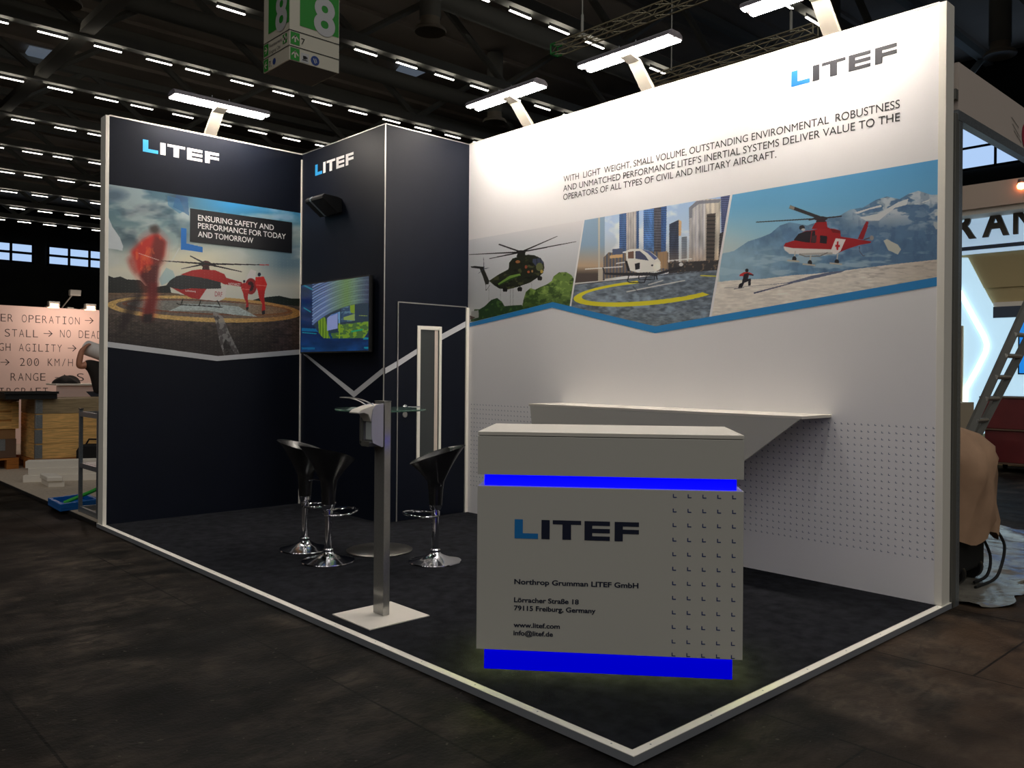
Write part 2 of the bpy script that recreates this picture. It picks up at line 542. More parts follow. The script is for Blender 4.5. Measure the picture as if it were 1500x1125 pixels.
# ---- printed pictures: a fine sheet with its ink as a colour attribute
def vnoise(x, y, seed):
    xi = np.floor(x).astype(np.int64); yi = np.floor(y).astype(np.int64); fx = x-xi; fy = y-yi
    fx = fx*fx*(3-2*fx); fy = fy*fy*(3-2*fy)

    def h(a, b):
        n = (a*374761393+b*668265263+seed*1442695041) & 0xFFFFFFFF
        n = ((n ^ (n >> 13))*1274126177) & 0xFFFFFFFF
        return ((n ^ (n >> 16)) & 0xFFFF)/65535.0
    a = h(xi, yi); b = h(xi+1, yi); c = h(xi, yi+1); d = h(xi+1, yi+1)
    return (a*(1-fx)+b*fx)*(1-fy)+(c*(1-fx)+d*fx)*fy


def fbm(x, y, seed=1, o=4):
    r = np.zeros_like(x); amp = 0.5
    for k in range(o):
        r += amp*vnoise(x*2**k, y*2**k, seed+k); amp *= 0.5
    return r/(1-0.5**o)


class Print:
    """artwork painted in scaled image pixels (as traced), at surface points projected through the camera"""
    def __init__(self, X, Y):
        self.X = X; self.Y = Y; self.c = np.zeros(X.shape+(3,))

    def fill(self, mask, col, alpha=1.0):
        a = (mask*alpha)[..., None]
        self.c = self.c*(1-a)+np.asarray(col, float)*a

    def inside(self, pts):
        pts = np.asarray(pts, float); X, Y = self.X, self.Y
        x0, y0 = pts.min(0); x1, y1 = pts.max(0)
        m = (X >= x0) & (X <= x1) & (Y >= y0) & (Y <= y1)
        res = np.zeros(X.shape, bool)
        if not m.any():
            return res.astype(float)
        xs, ys = X[m], Y[m]; r = np.zeros(xs.shape, bool); n = len(pts)
        for i in range(n):
            xa, ya = pts[i]; xb, yb = pts[(i+1) % n]
            if ya == yb:
                continue
            r ^= ((ya > ys) != (yb > ys)) & (xs < (xb-xa)*(ys-ya)/(yb-ya)+xa)
        res[m] = r
        return res.astype(float)

    def poly(self, pts, col, alpha=1.0):
        self.fill(self.inside(pts), col, alpha)

    def line(self, a, b, w, col, alpha=1.0, w2=None):
        a = np.array(a, float); b = np.array(b, float); d = b-a; n = np.array([-d[1], d[0]])/(np.hypot(*d)+1e-9)
        w2 = w if w2 is None else w2
        self.poly([a+n*w/2, b+n*w2/2, b-n*w2/2, a-n*w/2], col, alpha)

    def path(self, pts, w, col, alpha=1.0):
        for a, b in zip(pts[:-1], pts[1:]):
            self.line(a, b, w, col, alpha)

    def ell(self, cx, cy, rx, ry, col, alpha=1.0, soft=0.0, inner=0.0):
        d = np.sqrt(((self.X-cx)/rx)**2+((self.Y-cy)/ry)**2)
        m = np.clip((1-d)/soft, 0, 1) if soft else (d <= 1).astype(float)
        if inner:
            m = m*(d >= inner)
        self.fill(m, col, alpha)

    def soft(self, pts, col, alpha, blur):
        """polygon with a feathered edge"""
        m = self.inside(pts); acc = np.zeros_like(m)
        k = max(1, int(blur))
        for dx, dy in ((0, 0), (k, 0), (-k, 0), (0, k), (0, -k), (k, k), (-k, k), (k, -k), (-k, -k), (2*k, 0), (-2*k, 0), (0, k*2), (0, -2*k)):
            acc += np.roll(np.roll(m, dx, 1), dy, 0)
        self.fill(acc/13, col, alpha)

    def speckle(self, mask, sx, sy, amp, seed, o=4):
        n = fbm(self.X/sx, self.Y/sy, seed, o)-0.5
        self.c = np.clip(self.c*(1+(mask*n*amp)[..., None]), 0, 255)

    def blobs(self, mask, sx, sy, thr, col, alpha, seed, o=3, width=0.08):
        n = fbm(self.X/sx, self.Y/sy, seed, o)
        self.fill(mask*np.clip((n-thr)/width, 0, 1), col, alpha)


def picture(name, plane, TL, TR, BL, bottoms, BR, to_pixels, nu, nv, paint, gain, material, parent, off=0.001, label=None):
    """bottoms: break points (s,z) along the lower edge; to_pixels maps (s,z) arrays to scaled image pixels"""
    u = np.linspace(0, 1, nu)
    low = [BL]+bottoms+[BR]
    ls = np.array([p[0] for p in low]); lz = np.array([p[1] for p in low])
    ub = (ls-ls[0])/(ls[-1]-ls[0])
    for x in ub[1:-1]:
        u[np.argmin(abs(u-x))] = x
    bs = np.interp(u, ub, ls); bz = np.interp(u, ub, lz)
    ts = TL[0]+(TR[0]-TL[0])*u; tz = TL[1]+(TR[1]-TL[1])*u
    t = np.linspace(1, 0, nv)[:, None]
    S = bs*(1-t)+ts*t; Zz = bz*(1-t)+tz*t
    X, Y = to_pixels(S, Zz)
    pr = Print(X, Y); paint(pr)
    c = lin(np.clip(pr.c, 0, 255))*gain
    q = plane.o[None, None]+S[..., None]*plane.us+Zz[..., None]*Z3+plane.n*off
    root = parent
    if root.name in ORIG:
        q = q-ORIG[root.name]
    n = nu*nv
    me = bpy.data.meshes.new(name)
    idx = np.arange(n).reshape(nv, nu)
    quads = np.stack([idx[1:, :-1], idx[1:, 1:], idx[:-1, 1:], idx[:-1, :-1]], -1).reshape(-1, 4)
    me.vertices.add(n); me.vertices.foreach_set('co', q.reshape(-1).astype(np.float32))
    nf = len(quads)
    me.loops.add(nf*4); me.loops.foreach_set('vertex_index', quads.reshape(-1).astype(np.int32))
    me.polygons.add(nf); me.polygons.foreach_set('loop_start', np.arange(0, nf*4, 4, dtype=np.int32))
    me.update(calc_edges=True)
    at_ = me.attributes.new('print', 'FLOAT_COLOR', 'POINT')
    rgba = np.ones((n, 4), np.float32); rgba[:, :3] = np.clip(c.reshape(-1, 3), 0, 0.93)
    at_.data.foreach_set('color', rgba.reshape(-1))
    me.materials.append(material)
    o = bpy.data.objects.new(name, me); COL.objects.link(o); o.parent = parent
    if label: o['label'] = label
    return o


def image_pixels(plane, ox, oy, k):
    """projects surface points through the camera into image pixels of the traced crop"""
    def f(S, Zz):
        q = plane.o+S[..., None]*plane.us+Zz[..., None]*Z3-EYE
        w = q@FWD
        return (PPX+FPX*(q@RGT)/w-ox)*k, (PPY-FPX*(q@UPV)/w-oy)*k
    return f

# ================================================================== THE HALL
HS = 1.5


def hs(x, y):
    return EYE[0]+HS*(x-EYE[0]), EYE[1]+HS*(y-EYE[1])


X0, X1, Y0, Y1, ROOF_Z = -40.0, 45.0, -42.0, 92.0, 18.0
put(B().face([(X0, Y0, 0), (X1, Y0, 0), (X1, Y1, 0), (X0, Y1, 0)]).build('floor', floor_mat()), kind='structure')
cb = B()
cb.box(X0, X1, Y0, Y1, ROOF_Z, ROOF_Z+0.2)
for k in range(30):                      # ribs of the roof sheets
    y = Y0+40+k*3.0
    cb.box(X0, X1, y, y+0.25, ROOF_Z-0.18, ROOF_Z)
put(cb.build('ceiling', 'roof'), kind='structure')
put(B().box(X0, X1, Y1, Y1+0.3, 0, ROOF_Z).build('wall_back', 'hall_wall'), kind='structure')
put(B().box(X1, X1+0.3, Y0, Y1, 0, ROOF_Z).build('wall_right', 'hall_wall'), kind='structure')
put(B().box(X0-0.3, X0, Y0, Y1, 0, ROOF_Z).build('wall_left', 'hall_wall'), kind='structure')
put(B().box(X0, X1, Y0-0.3, Y0, 0, ROOF_Z).build('wall_front', 'hall_wall'), kind='structure')


def hall_window(name, o, along, z0, z1, n, w, bar):
    """a band window: panes in a dark frame; o = left end on the wall, along = unit direction"""
    o = np.array(o, float); along = np.array(along, float); nrm = np.cross(along, Z3)
    pane = B()
    pane.obox(o+nrm*0.06+Z3*z0, along*n*w, nrm*0.02, Z3*(z1-z0))
    root = put(pane.build(name, 'sky_pane'), kind='structure')
    fr = B()
    for k in range(n+1):
        fr.obox(o+along*(k*w-bar/2)+nrm*0.08+Z3*(z0-bar), along*bar, nrm*0.06, Z3*(z1-z0+2*bar))
    for zz in (z0-bar, z0+(z1-z0)*0.5-bar/2, z1):
        fr.obox(o+along*(-bar/2)+nrm*0.08+Z3*zz, along*(n*w+bar), nrm*0.06, Z3*bar)
    fr.build('window_frame', 'mullion', root)


for k, xs in enumerate((7.0, 13.5, 20.6, 27.1)):
    hall_window('window_%d' % (k+1), (xs, Y1, 0), (1, 0, 0), 11.95, 13.6, 3, 1.92, 0.24)
hall_window('window_5', (X1, 22.7, 0), (0, -1, 0), 12.3, 14.4, 5, 3.28, 0.12)

# roof trusses along the rows, and the girder across them
ROWS = [8.2, 12.91, 17.58, 22.25, 26.8, 31.38, 35.95, 40.53, 45.1, 49.7, 54.2]
NX0 = hs(4.42, 0)[0]
NSTEP = 5.4*HS
for k, ry in enumerate(ROWS):
    y = hs(0, ry)[1]
    b = B()
    b.box(-25, X1, y-0.22, y+0.22, HALL_Z+0.2, HALL_Z+0.6)
    b.box(-25, X1, y-0.2, y+0.2, ROOF_Z-0.55, ROOF_Z-0.18)
    for j in range(-4, 6):
        xb = NX0+j*NSTEP
        for sg in (-1, 1):
            xt = xb+sg*NSTEP*0.5
            a = np.array([xb, y, HALL_Z+0.5]); c = np.array([xt, y, ROOF_Z-0.3])
            if c[0] < X1-0.2 and a[0] < X1-0.2:
                b.tube([a, c], 0.16, seg=6)
    put(b.build('roof_beam', ['web']), kind='structure')
gb = B(); gb.box(NX0-0.27, NX0+0.27, 14, Y1, HALL_Z+0.3, HALL_Z+0.62)
put(gb.build('roof_beam', 'girder'), kind='structure')
# long ventilation duct along a row
db = B(); db.tube([(-20, 24.2, 16.0), (X1, 24.2, 16.0)], 0.42, seg=14); db.tube([(-20, 33.5, 16.2), (X1, 33.5, 16.2)], 0.4, seg=14)
put(db.build('trim_1', 'web'), kind='structure')

# strip lights
LB = B()
LB.box(-0.52, 0.52, -0.042, -0.012, -0.014, 0.014, 0); LB.box(-0.52, 0.52, 0.012, 0.042, -0.014, 0.014, 0)
LB.box(-0.53, 0.53, -0.008, 0.008, 0.0, 0.16, 1)
strip0 = LB.build('strip_light', ['hall_led', 'matte_black'])
put(strip0, 'white twin-tube strip light hanging in a row under the dark hall roof', 'ceiling light', 'strip lights in rows under the hall roof')
used = False


def booth_top(px):
    return float(np.interp(px, [-50, 145, 150, 154, 442, 564, 689, 1387, 1399, 1400, 1560], [349, 349, 171, 167, 226, 183, 214, 1, 9, 60, 60]))


def proj(q):
    d = np.array(q)-EYE; w = d@FWD
    return PPX+FPX*(d@RGT)/w, PPY-FPX*(d@UPV)/w


xs_l = [6.35-1.345*k for k in range(0, 9)]+[7.44+1.345*k for k in range(0, 12)]
for ry in ROWS:
    for lx in sorted(xs_l):
        x, y = hs(lx, ry)
        px, py = proj((x, y, HALL_Z))
        if -25 < px < 1525 and -15 < py < booth_top(px)+2 and not (390 < px < 492 and py < 90) and x < X1-1:
            o = strip0 if not used else copy_tree(strip0)
            used = True
            o.location = (x, y, HALL_Z)

# air diffusers on drop ducts
def diffuser(hx, hy, r, label):
    x, y = hs(hx, hy)
    t = thing('air_diffuser', (x, y, HALL_Z), label, 'air diffuser', 'round air diffusers on drop ducts under the roof')
    B().lathe((x, y, HALL_Z), [(0.0, 0.02), (r*0.5, 0.0), (r*0.95, -0.06), (r, 0.0), (r*0.9, 0.1), (r*0.62, 0.12), (r*0.6, 0.5)], seg=28).build('diffuser_disc', 'duct', t)
    B().lathe((x, y, HALL_Z), [(r*0.66, 0.45), (r*0.66, ROOF_Z-HALL_Z-0.2)], seg=24).build('drop_duct', 'web', t)


diffuser(10.5, 15.2, 0.62, 'round air diffuser under the roof, right of the green hanging sign')
diffuser(16.74, 19.8, 0.62, 'round air diffuser under the roof, below the shortest lamp over the white wall')
diffuser(18.7, 8.71, 0.62, 'round air diffuser showing above the white wall beside its nearest lamp arm')
diffuser(22.4, 5.76, 0.62, 'round air diffuser in the top right corner above the grey fascia')
_q = cut(93, 3, 2, 10.0)
diffuser(_q[0], _q[1], 0.62, 'round air diffuser at the top left edge above the lettered stall')


def skylight(name, px):
    q = [cut(x, y, 2, ROOF_Z-0.25) for x, y in px]
    m = mat(name+'_pane', (110, 120, 132), 0.4, emit=(150, 165, 185), estr=0.22)
    put(B().prism(q, (0, 0, 0.05)).build(name, m), kind='structure')


skylight('window_6', [(43, 68), (88, 78), (73, 92), (50, 90), (37, 78)])
skylight('window_7', [(590, 92), (624, 106), (606, 114), (580, 104)])

# ---- green and white hall sign
t = thing('hanging_sign', (4.12, 10.02, 6.0), 'green and white cube-shaped hall sign with the number 8 hanging from the roof', 'sign')
SR = Plane((3.70, 9.60), (1, 0)); SL = Plane((3.70, 10.43), (0, -1))
B().box(3.70, 4.54, 9.60, 10.43, 6.0, 8.6).build('sign_box', 'sign_white', t)
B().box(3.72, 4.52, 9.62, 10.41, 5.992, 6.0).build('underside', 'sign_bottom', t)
zz = lambda pts, ox, oy, k: [(ox+x/k, oy+y/k) for x, y in pts]
g7 = lambda pl, pts: [pl.sz(*p) for p in zz(pts, 360, 0, 8.656)]
gr = g7(SR, [(685, 325), (1190, 480)]); gl = g7(SL, [(285, 440), (555, 300)])
sr_top = 8.6
flat(SR, [[(gr[0][0], gr[0][1]), (0.83, gr[0][1]), (0.83, sr_top), (gr[0][0], sr_top)]], 'green_field', 'sign_green', t, 0.004)
flat(SL, [[(0.16, gl[0][1]), (0.82, gl[0][1]), (0.82, sr_top), (0.16, sr_top)]], 'green_field', 'sign_green', t, 0.004)
for pl, a, b_, base in ((SR, (860, 440), (1130, 440), (1000, 440)), (SL, (382, 400), (528, 330), (450, 372))):
    s0 = g7(pl, [a])[0][0]; s1 = g7(pl, [b_])[0][0]; z0 = g7(pl, [base])[0][1]
    letter(pl, [('8', s0, s1, z0, (s1-s0)*1.5)], 'numeral', 'sign_grey', t, 0.03, 0.008)
ln = []
for pl, rows in ((SR, [(375, 570), (575, 750)]), (SL, [(720, 570)])):
    if pl is SR:
        zs_ = [g7(SR, [(565, y0)])[0][1] for y0, _ in rows]
    for z_ in zs_:
        flat(pl, [[(0.0, z_-0.006), (0.84, z_-0.006), (0.84, z_+0.006), (0.0, z_+0.006)]], 'divider_line', 'matte_black', t, 0.005)
zA, zB = zs_
row_h = zA-zB
for pl, rot in ((SR, 0), (SL, 1)):
    for j, zt in enumerate((zA, zB)):
        s0, s1, z1, z0 = 0.015, 0.165, zt-0.02, zt-row_h+0.03
        flat(pl, [[(s0, z0), (s1, z0), (s1, z1), (s0, z1)]], 'arrow_field', 'sign_green', t, 0.004)
        cx, cz, a = (s0+s1)/2, (z0+z1)/2, 0.055
        w = 0.012
        if rot == 0:
            ar = [[(cx-w, cz-a), (cx+w, cz-a), (cx+w, cz+a*0.8), (cx-w, cz+a*0.8)],
                  [(cx, cz+a), (cx-a, cz), (cx-a, cz-2.4*w), (cx, cz+a-2.4*w), (cx+a, cz-2.4*w), (cx+a, cz)]]
        else:
            sg = 1 if j == 0 else -1
            ar = [[(cx-a*0.8, cz-w), (cx+a*0.8, cz-w), (cx+a*0.8, cz+w), (cx-a*0.8, cz+w)],
                  [(cx+sg*a, cz), (cx, cz+a), (cx-sg*2.4*w, cz+a), (cx+sg*(a-2.4*w), cz), (cx-sg*2.4*w, cz-a), (cx, cz-a)]]
        flat(pl, ar, 'arrow', 'sign_white', t, 0.008)
letter(SR, [('7', 0.19, 0.25, zA-row_h*0.72, 0.09)], 'numeral', 'matte_black', t, 0.0, 0.006)
letter(SL, [('7,', 0.19, 0.27, zB-row_h*0.72, 0.09)], 'numeral', 'matte_black', t, 0.0, 0.006)
letter(SL, [('Restaurant', 0.2, 0.6, zA-row_h*0.45, 0.05), ('Eingang Ost', 0.2, 0.56, zA-row_h*0.85, 0.05)], 'small_lettering', 'sign_bottom', t, 0.0, 0.006)
# cup and hand-wash symbols
s0, z0 = 0.19, zB-row_h*0.85
flat(SR, [[(s0, z0), (s0+.13, z0), (s0+.13, z0+.14), (s0, z0+.14)]], 'cup_field', 'sign_grey', t, 0.004)
flat(SR, [[(s0+.035, z0+.05), (s0+.08, z0+.05), (s0+.085, z0+.10), (s0+.03, z0+.10)], [(s0+.02, z0+.03), (s0+.11, z0+.03), (s0+.11, z0+.042), (s0+.02, z0+.042)],
          [(s0+.085, z0+.06), (s0+.105, z0+.06), (s0+.105, z0+.09), (s0+.085, z0+.09)]], 'cup_symbol', 'matte_black', t, 0.007)
circ = lambda cx, cz, r, n=24: [(cx+r*math.cos(2*math.pi*k/n), cz+r*math.sin(2*math.pi*k/n)) for k in range(n)]
flat(SR, [circ(s0+.235, z0+.075, .072)], 'round_symbol', 'sign_blue', t, 0.005)
flat(SR, [[(s0+.20, z0+.10), (s0+.23, z0+.03), (s0+.245, z0+.035), (s0+.215, z0+.105)], [(s0+.235, z0+.105), (s0+.255, z0+.045), (s0+.267, z0+.05), (s0+.247, z0+.11)]], 'hand_symbol', 'sign_grey', t, 0.008)
flat(SL, [circ(0.36, zB-row_h*0.5, .05)], 'round_symbol', 'sign_blue', t, 0.005)
flat(SL, [[(0.63, zA-.17), (0.76, zA-.17), (0.76, zA-.03), (0.63, zA-.03)]], 'green_field', 'sign_green', t, 0.005)
flat(SL, [[(.675, zA-.16), (.715, zA-.16), (.715, zA-.04), (.675, zA-.04)], [(.64, zA-.12), (.75, zA-.12), (.75, zA-.08), (.64, zA-.08)]], 'cross_symbol', 'sign_white', t, 0.008)
hb = B()
for sx in (3.85, 4.4):
    hb.tube([(sx, 10.02, 8.6), (sx, 10.02, ROOF_Z)], 0.012, seg=6)
hb.build('suspension_cable', 'web', t)


def light_truss(x, y0, y1, z, label, cap):
    t = thing('lighting_truss', (x, y0, z), label, 'truss', None)
    w = 0.17
    b = B()
    for dx in (0, w):
        for dz in (0, w):
            b.tube([(x+dx, y0, z+dz), (x+dx, y1, z+dz)], 0.012, seg=8)
    b.build('chord', 'truss_alu', t)
    b = B(); n = int(abs(y1-y0)/0.22)
    for k in range(n):
        a = y0+(y1-y0)*k/n; c = y0+(y1-y0)*(k+1)/n
        fl = k % 2
        for dx in (0, w):
            b.tube([(x+dx, a, z+(w if fl else 0)), (x+dx, c, z+(0 if fl else w))], 0.006, seg=5)
        for dz in (0, w):
            b.tube([(x+(w if fl else 0), a, z+dz), (x+(0 if fl else w), c, z+dz)], 0.006, seg=5)
    b.build('bracing', 'truss_alu', t)
    b = B()
    for dx in (0, w):
        for dz in (0, w):
            b.tube([(x+dx, y0-0.0, z+dz), (x+dx, y0+0.12*np.sign(y1-y0), z+dz)], 0.016, seg=8)
    for c0_, c1_ in (((0, 0), (w, 0)), ((w, 0), (w, w)), ((w, w), (0, w)), ((0, w), (0, 0))):
        b.tube([(x+c0_[0], y0, z+c0_[1]), (x+c1_[0], y0, z+c1_[1])], 0.013, seg=6)
    b.build('end_fitting', cap, t)
    b = B(); yc = y0+(y1-y0)*0.12
    b.tube([(x+w/2, yc, z+w), (x+w/2, yc, z+w+0.35)], 0.025, seg=8)
    b.build('hoist', 'web', t)
    b = B(); b.tube([(x+w/2, yc, z+w+0.35), (x+w/2, yc, HALL_Z+0.2)], 0.012, seg=5); b.build('suspension_cable', 'web', t)
    b = B(); b.tube([(x+w/2, y1*0.8+y0*0.2, z+w), (x+w/2, y1*0.8+y0*0.2, HALL_Z+0.2)], 0.012, seg=5)
    b.build('suspension_cable', 'web', t)


light_truss(8.2, 8.6, 3.0, 7.0, 'aluminium lighting truss with green taped end, above the two lamps on the white wall', 'green_cap')
light_truss(10.65, 4.95, 8.6, 7.0, 'aluminium lighting truss seen just over the top of the white wall', 'truss_alu')

# ================================================================== THE BOOTH
# ---- platform
t = thing('exhibition_platform', (0, 0, 0), 'low booth platform with black carpet and pale metal edge trim', 'platform')
EW = 0.0412
B().box(EW-0.004, 2.90, EW-0.004, 5.90, 0.0, P).build('carpet', 'carpet', t)
b = B()
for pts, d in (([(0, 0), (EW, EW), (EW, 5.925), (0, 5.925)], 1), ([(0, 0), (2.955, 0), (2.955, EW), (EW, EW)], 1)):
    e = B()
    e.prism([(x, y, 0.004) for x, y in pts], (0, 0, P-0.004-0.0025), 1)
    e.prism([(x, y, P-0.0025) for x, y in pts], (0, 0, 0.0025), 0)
    e.build('edge_trim', ['alu_pale', 'trim_shade'], t)
sc = B()
for k in range(16):
    sc.lathe((EW*0.5, 0.12+k*0.38, P), [(0.004, 0), (0.003, 0.0008), (0.0, 0.0008)], seg=8)
for k in range(8):
    sc.lathe((0.12+k*0.38, EW*0.5, P), [(0.004, 0), (0.003, 0.0008), (0.0, 0.0008)], seg=8)
sc.build('trim_screws', 'galv', t)

# ---- dark partition
t_dark = thing('dark_partition_panel', (0, AY, P), 'black exhibition partition with helicopter rescue picture, left of the storage cabin', 'partition')
B().box(0.04, KX, AY, AY+0.10, P, HT).build('board', 'dark_panel', t_dark)
B().box(0.0096, 0.0405, AY-0.004, AY+0.125, P, HT+0.004).build('end_post', 'alu_pale', t_dark, bevel=0.002)
B().box(0.04, KX, AY-0.003, AY+0.1, HT, HT+0.012).build('top_rail', 'alu_pale', t_dark)
B().box(KX-0.014, KX-0.001, AY-0.012, AY-0.0005, P, HT-0.05).build('corner_strip', 'alu_pale', t_dark)
logo(DARK, (209.3, 204.0), (209.3, 221.7), (320.7, 224), t_dark, ['bright_blue_logo', 'white_logo'])

# ---- white partition
t_white = thing('white_partition_panel', (BX, 0, P), 'tall white exhibition partition with three helicopter pictures and grey slogan', 'partition')
B().box(BX, BX+0.10, 0.05, KY+0.05, P, HT).build('board', 'white_panel', t_white)
B().box(BX-0.004, BX+0.115, 0.009, 0.052, P, HT+0.004).build('end_post', 'alu_pale', t_white, bevel=0.002)
B().box(BX-0.003, BX+0.1, 0.05, KY, HT, HT+0.01).build('top_rail', 'alu_pale', t_white)
logo(WHITE, (1159.3, 105.2), (1159.3, 127.7), (1314, 66), t_white, ['blue_logo', 'navy_logo'])
letter(WHITE, [line_px(WHITE, 'WITH  LIGHT  WEIGHT, SMALL VOLUME, OUTSTANDING ENVIRONMENTAL  ROBUSTNESS', (825.7, 266.7), (1318.3, 158.3), 8.6),
               line_px(WHITE, 'AND UNMATCHED PERFORMANCE LITEF\u2019S INERTIAL SYSTEMS DELIVER VALUE TO THE', (825.2, 280.3), (1318.3, 177.3), 8.6),
               line_px(WHITE, 'OPERATORS OF ALL TYPES OF CIVIL AND MILITARY AIRCRAFT.', (825.2, 294.0), (1137.3, 230.0), 8.6)],
       'slogan_lettering', 'grey_ink', t_white, 0.0)
up = [(688, 473), (809.5, 442.5), (960, 478), (1377.5, 405)]
lo = [(688, 478.8), (809, 450.6), (959.5, 488), (1377.5, 418)]
ups, los = WHITE.szl(up), WHITE.szl(lo)
flat(WHITE, [[los[k], los[k+1], ups[k+1], ups[k]] for k in range(3)], 'blue_chevron_stripe', 'stripe_blue', t_white)
# printed corner marks
b = B()
zt, zb_ = 1.066, 0.3015
s_first = KY-0.0625
stp = (0.662-0.0625)/14.0
for r in range(19):
    z = zt-(zt-zb_)*r/18
    k = 0
    while s_first-k*stp > 0.05:
        s = s_first-k*stp; w, h = 0.011, 0.0035
        q = [(s-w/2, z-w/2), (s+w/2, z-w/2), (s+w/2, z-w/2+h), (s-w/2+h, z-w/2+h), (s-w/2+h, z+w/2), (s-w/2, z+w/2)]
        b.face([WHITE.p3(a, c, 0.001) for a, c in q]); k += 1
b.build('corner_mark_pattern', 'mark_ink', t_white)

# ---- storage cabin
t_cab = thing('storage_cabin', (KX, KY, P), 'black corner storage cabin with a narrow windowed door and grey zigzag stripe', 'cabin')
B().box(KX, KX+0.05, KY, AY, P, HT).build('side_wall', 'dark_panel', t_cab)
B().box(KX+0.05, BX, KY, KY+0.05, P, HT).build('front_wall', 'dark_panel', t_cab)
b = B()
b.box(KX-0.003, KX+0.05, KY-0.003, AY, HT, HT+0.008); b.box(KX+0.05, BX, KY-0.003, KY+0.05, HT, HT+0.008)
b.box(KX-0.004, KX+0.004, KY-0.004, KY+0.004, P, HT)
b.build('edge_trim', 'alu', t_cab)
logo(TVW, (462.0, 241.8), (462.0, 257.7), (518, 232), t_cab, ['bright_blue_logo', 'white_logo'])
su = TVW.szl([(449.9, 519.4), (518.6, 573.0), (563, 537.0)]); sl_ = TVW.szl([(444.3, 518.7), (518.6, 582.3), (563, 546.0)])
flat(TVW, [[sl_[k], sl_[k+1], su[k+1], su[k]] for k in range(2)], 'grey_zigzag_stripe', 'stripe_grey', t_cab)
DO = Plane((KX, KY-0.006), (1, 0))
d_tl = DOORW.sz(583.5, 443.2); d_bl = DOORW.sz(581.5, 761.6)
dx0 = KX+d_tl[0]; dz1 = d_tl[1]; dx1 = BX-0.035
flat(DOORW, [[DOORW.sz(564.2, 539.0), DOORW.sz(582.5, 528.3), DOORW.sz(582.5, 537.3), DOORW.sz(564.2, 547.6)]], 'grey_zigzag_stripe', 'stripe_grey', t_cab)
door = B().box(dx0, dx1, KY-0.006, KY, P+0.006, dz1).build('door', 'dark_panel', t_cab)
b = B()
b.box(dx0-0.010, dx0, KY-0.008, KY, P, dz1+0.010); b.box(dx0-0.010, dx1+0.01, KY-0.008, KY, dz1, dz1+0.010)
b.build('door_frame', 'alu', t_cab)
B().box(BX-0.034, BX-0.002, KY-0.02, KY, P, dz1).build('hinge_post', 'alu_pale', t_cab)
wo = DO.szl([(610.9, 476.8), (646.5, 478.6), (608.7, 682.9)])
wx0, wx1, wz1, wz0 = KX+wo[0][0], KX+wo[1][0], wo[0][1], wo[2][1]
fw = 0.035
b = B()
b.box(wx0, wx0+fw, KY-0.016, KY-0.006, wz0, wz1); b.box(wx1-fw*0.8, wx1, KY-0.016, KY-0.006, wz0, wz1)
b.box(wx0+fw, wx1-fw*0.8, KY-0.016, KY-0.006, wz1-fw, wz1); b.box(wx0+fw, wx1-fw*0.8, KY-0.016, KY-0.006, wz0, wz0+fw)
b.build('window_frame', 'alu_pale', door, bevel=0.002)
B().box(wx0+fw, wx1-fw*0.8, KY-0.0075, KY-0.006, wz0+fw, wz1-fw).build('window_pane', 'window_glass', door)
B().box(wx1-fw*0.8-0.05, wx1-fw*0.8-0.012, KY-0.010, KY-0.0075, wz0+fw, wz1-fw).build('inner_reveal', 'sill_grey', door)
u1 = DO.szl([(582.8, 528.2), (610.9, 510.6), (646.5, 489.6), (683.7, 469.6)]); l1 = DO.szl([(582.8, 537.2), (610.9, 518.6), (646.5, 498.4), (683.7, 478.0)])
flat(DO, [[l1[0], l1[1], u1[1], u1[0]]], 'grey_zigzag_stripe', 'stripe_grey', door); flat(DO, [[l1[2], l1[3], u1[3], u1[2]]], 'grey_zigzag_stripe', 'stripe_grey', door)
hs0 = DO.sz(593, 594.5); hk = DO.sz(593, 607.3)
b = B()
hx, hz = KX+hs0[0], hs0[1]-0.012


def disc_y(b, x, y, z, r, th, m=0, seg=20):
    rows = []
    for rr, dy in ((0.0, -th), (r*0.85, -th), (r, -th*0.6), (r, 0)):
        rows.append([(x+rr*math.cos(q), y+dy, z+rr*math.sin(q)) for q in [2*math.pi*k/seg for k in range(seg)]])
    b.grid(rows, m, True)


disc_y(b, hx, KY-0.006, hz, 0.026, 0.012)
b.tube([(hx, KY-0.01, hz), (hx, KY-0.05, hz)], 0.009)
b.tube([(hx, KY-0.05, hz), (hx+0.02, KY-0.055, hz), (hx+0.125, KY-0.055, hz)], 0.009)
b.build('handle', 'chrome', door)
b = B(); disc_y(b, KX+hk[0], KY-0.006, hk[1], 0.027, 0.008); b.build('keyhole_rose', 'steel', door)

# ---- television and the black box above it
t = thing('television', (KX-0.04, 5.08, 1.9), 'flat black television showing green and blue graphics on the cabin side', 'television')
TP = Plane((KX-0.0605, AY), (0, -1))
ty0, ty1, tz0, tz1 = 4.466, 5.702, 1.540, 2.225
B().box(KX-0.06, KX-0.022, ty0, ty1, tz0, tz1).build('casing', 'matte_black', t, bevel=0.003)
B().box(KX-0.022, KX-0.0045, 4.85, 5.3, 1.7, 2.05).build('wall_mount', 'black', t)
t_tv = t
b = B()
pr_ = [(KX, 2.86), (KX-0.05, 2.845), (KX-0.21, 2.965), (KX-0.215, 2.985), (KX-0.19, 3.01), (KX-0.05, 3.0), (KX, 2.985)]
t = thing('wall_speaker', (KX, 5.2, 2.86), 'black wedge-shaped speaker box on cabin side above the television', 'speaker')
b.prism([(x, 5.03, z) for x, z in pr_], (0, 0.215, 0)); b.prism([(x, 5.27, z) for x, z in pr_], (0, 0.085, 0))
b.build('housing', 'matte_black', t, bevel=0.006)
B().prism([(x+0.0, 5.245, z) for x, z in pr_], (0, 0.025, 0)).build('grey_band', 'galv', t)

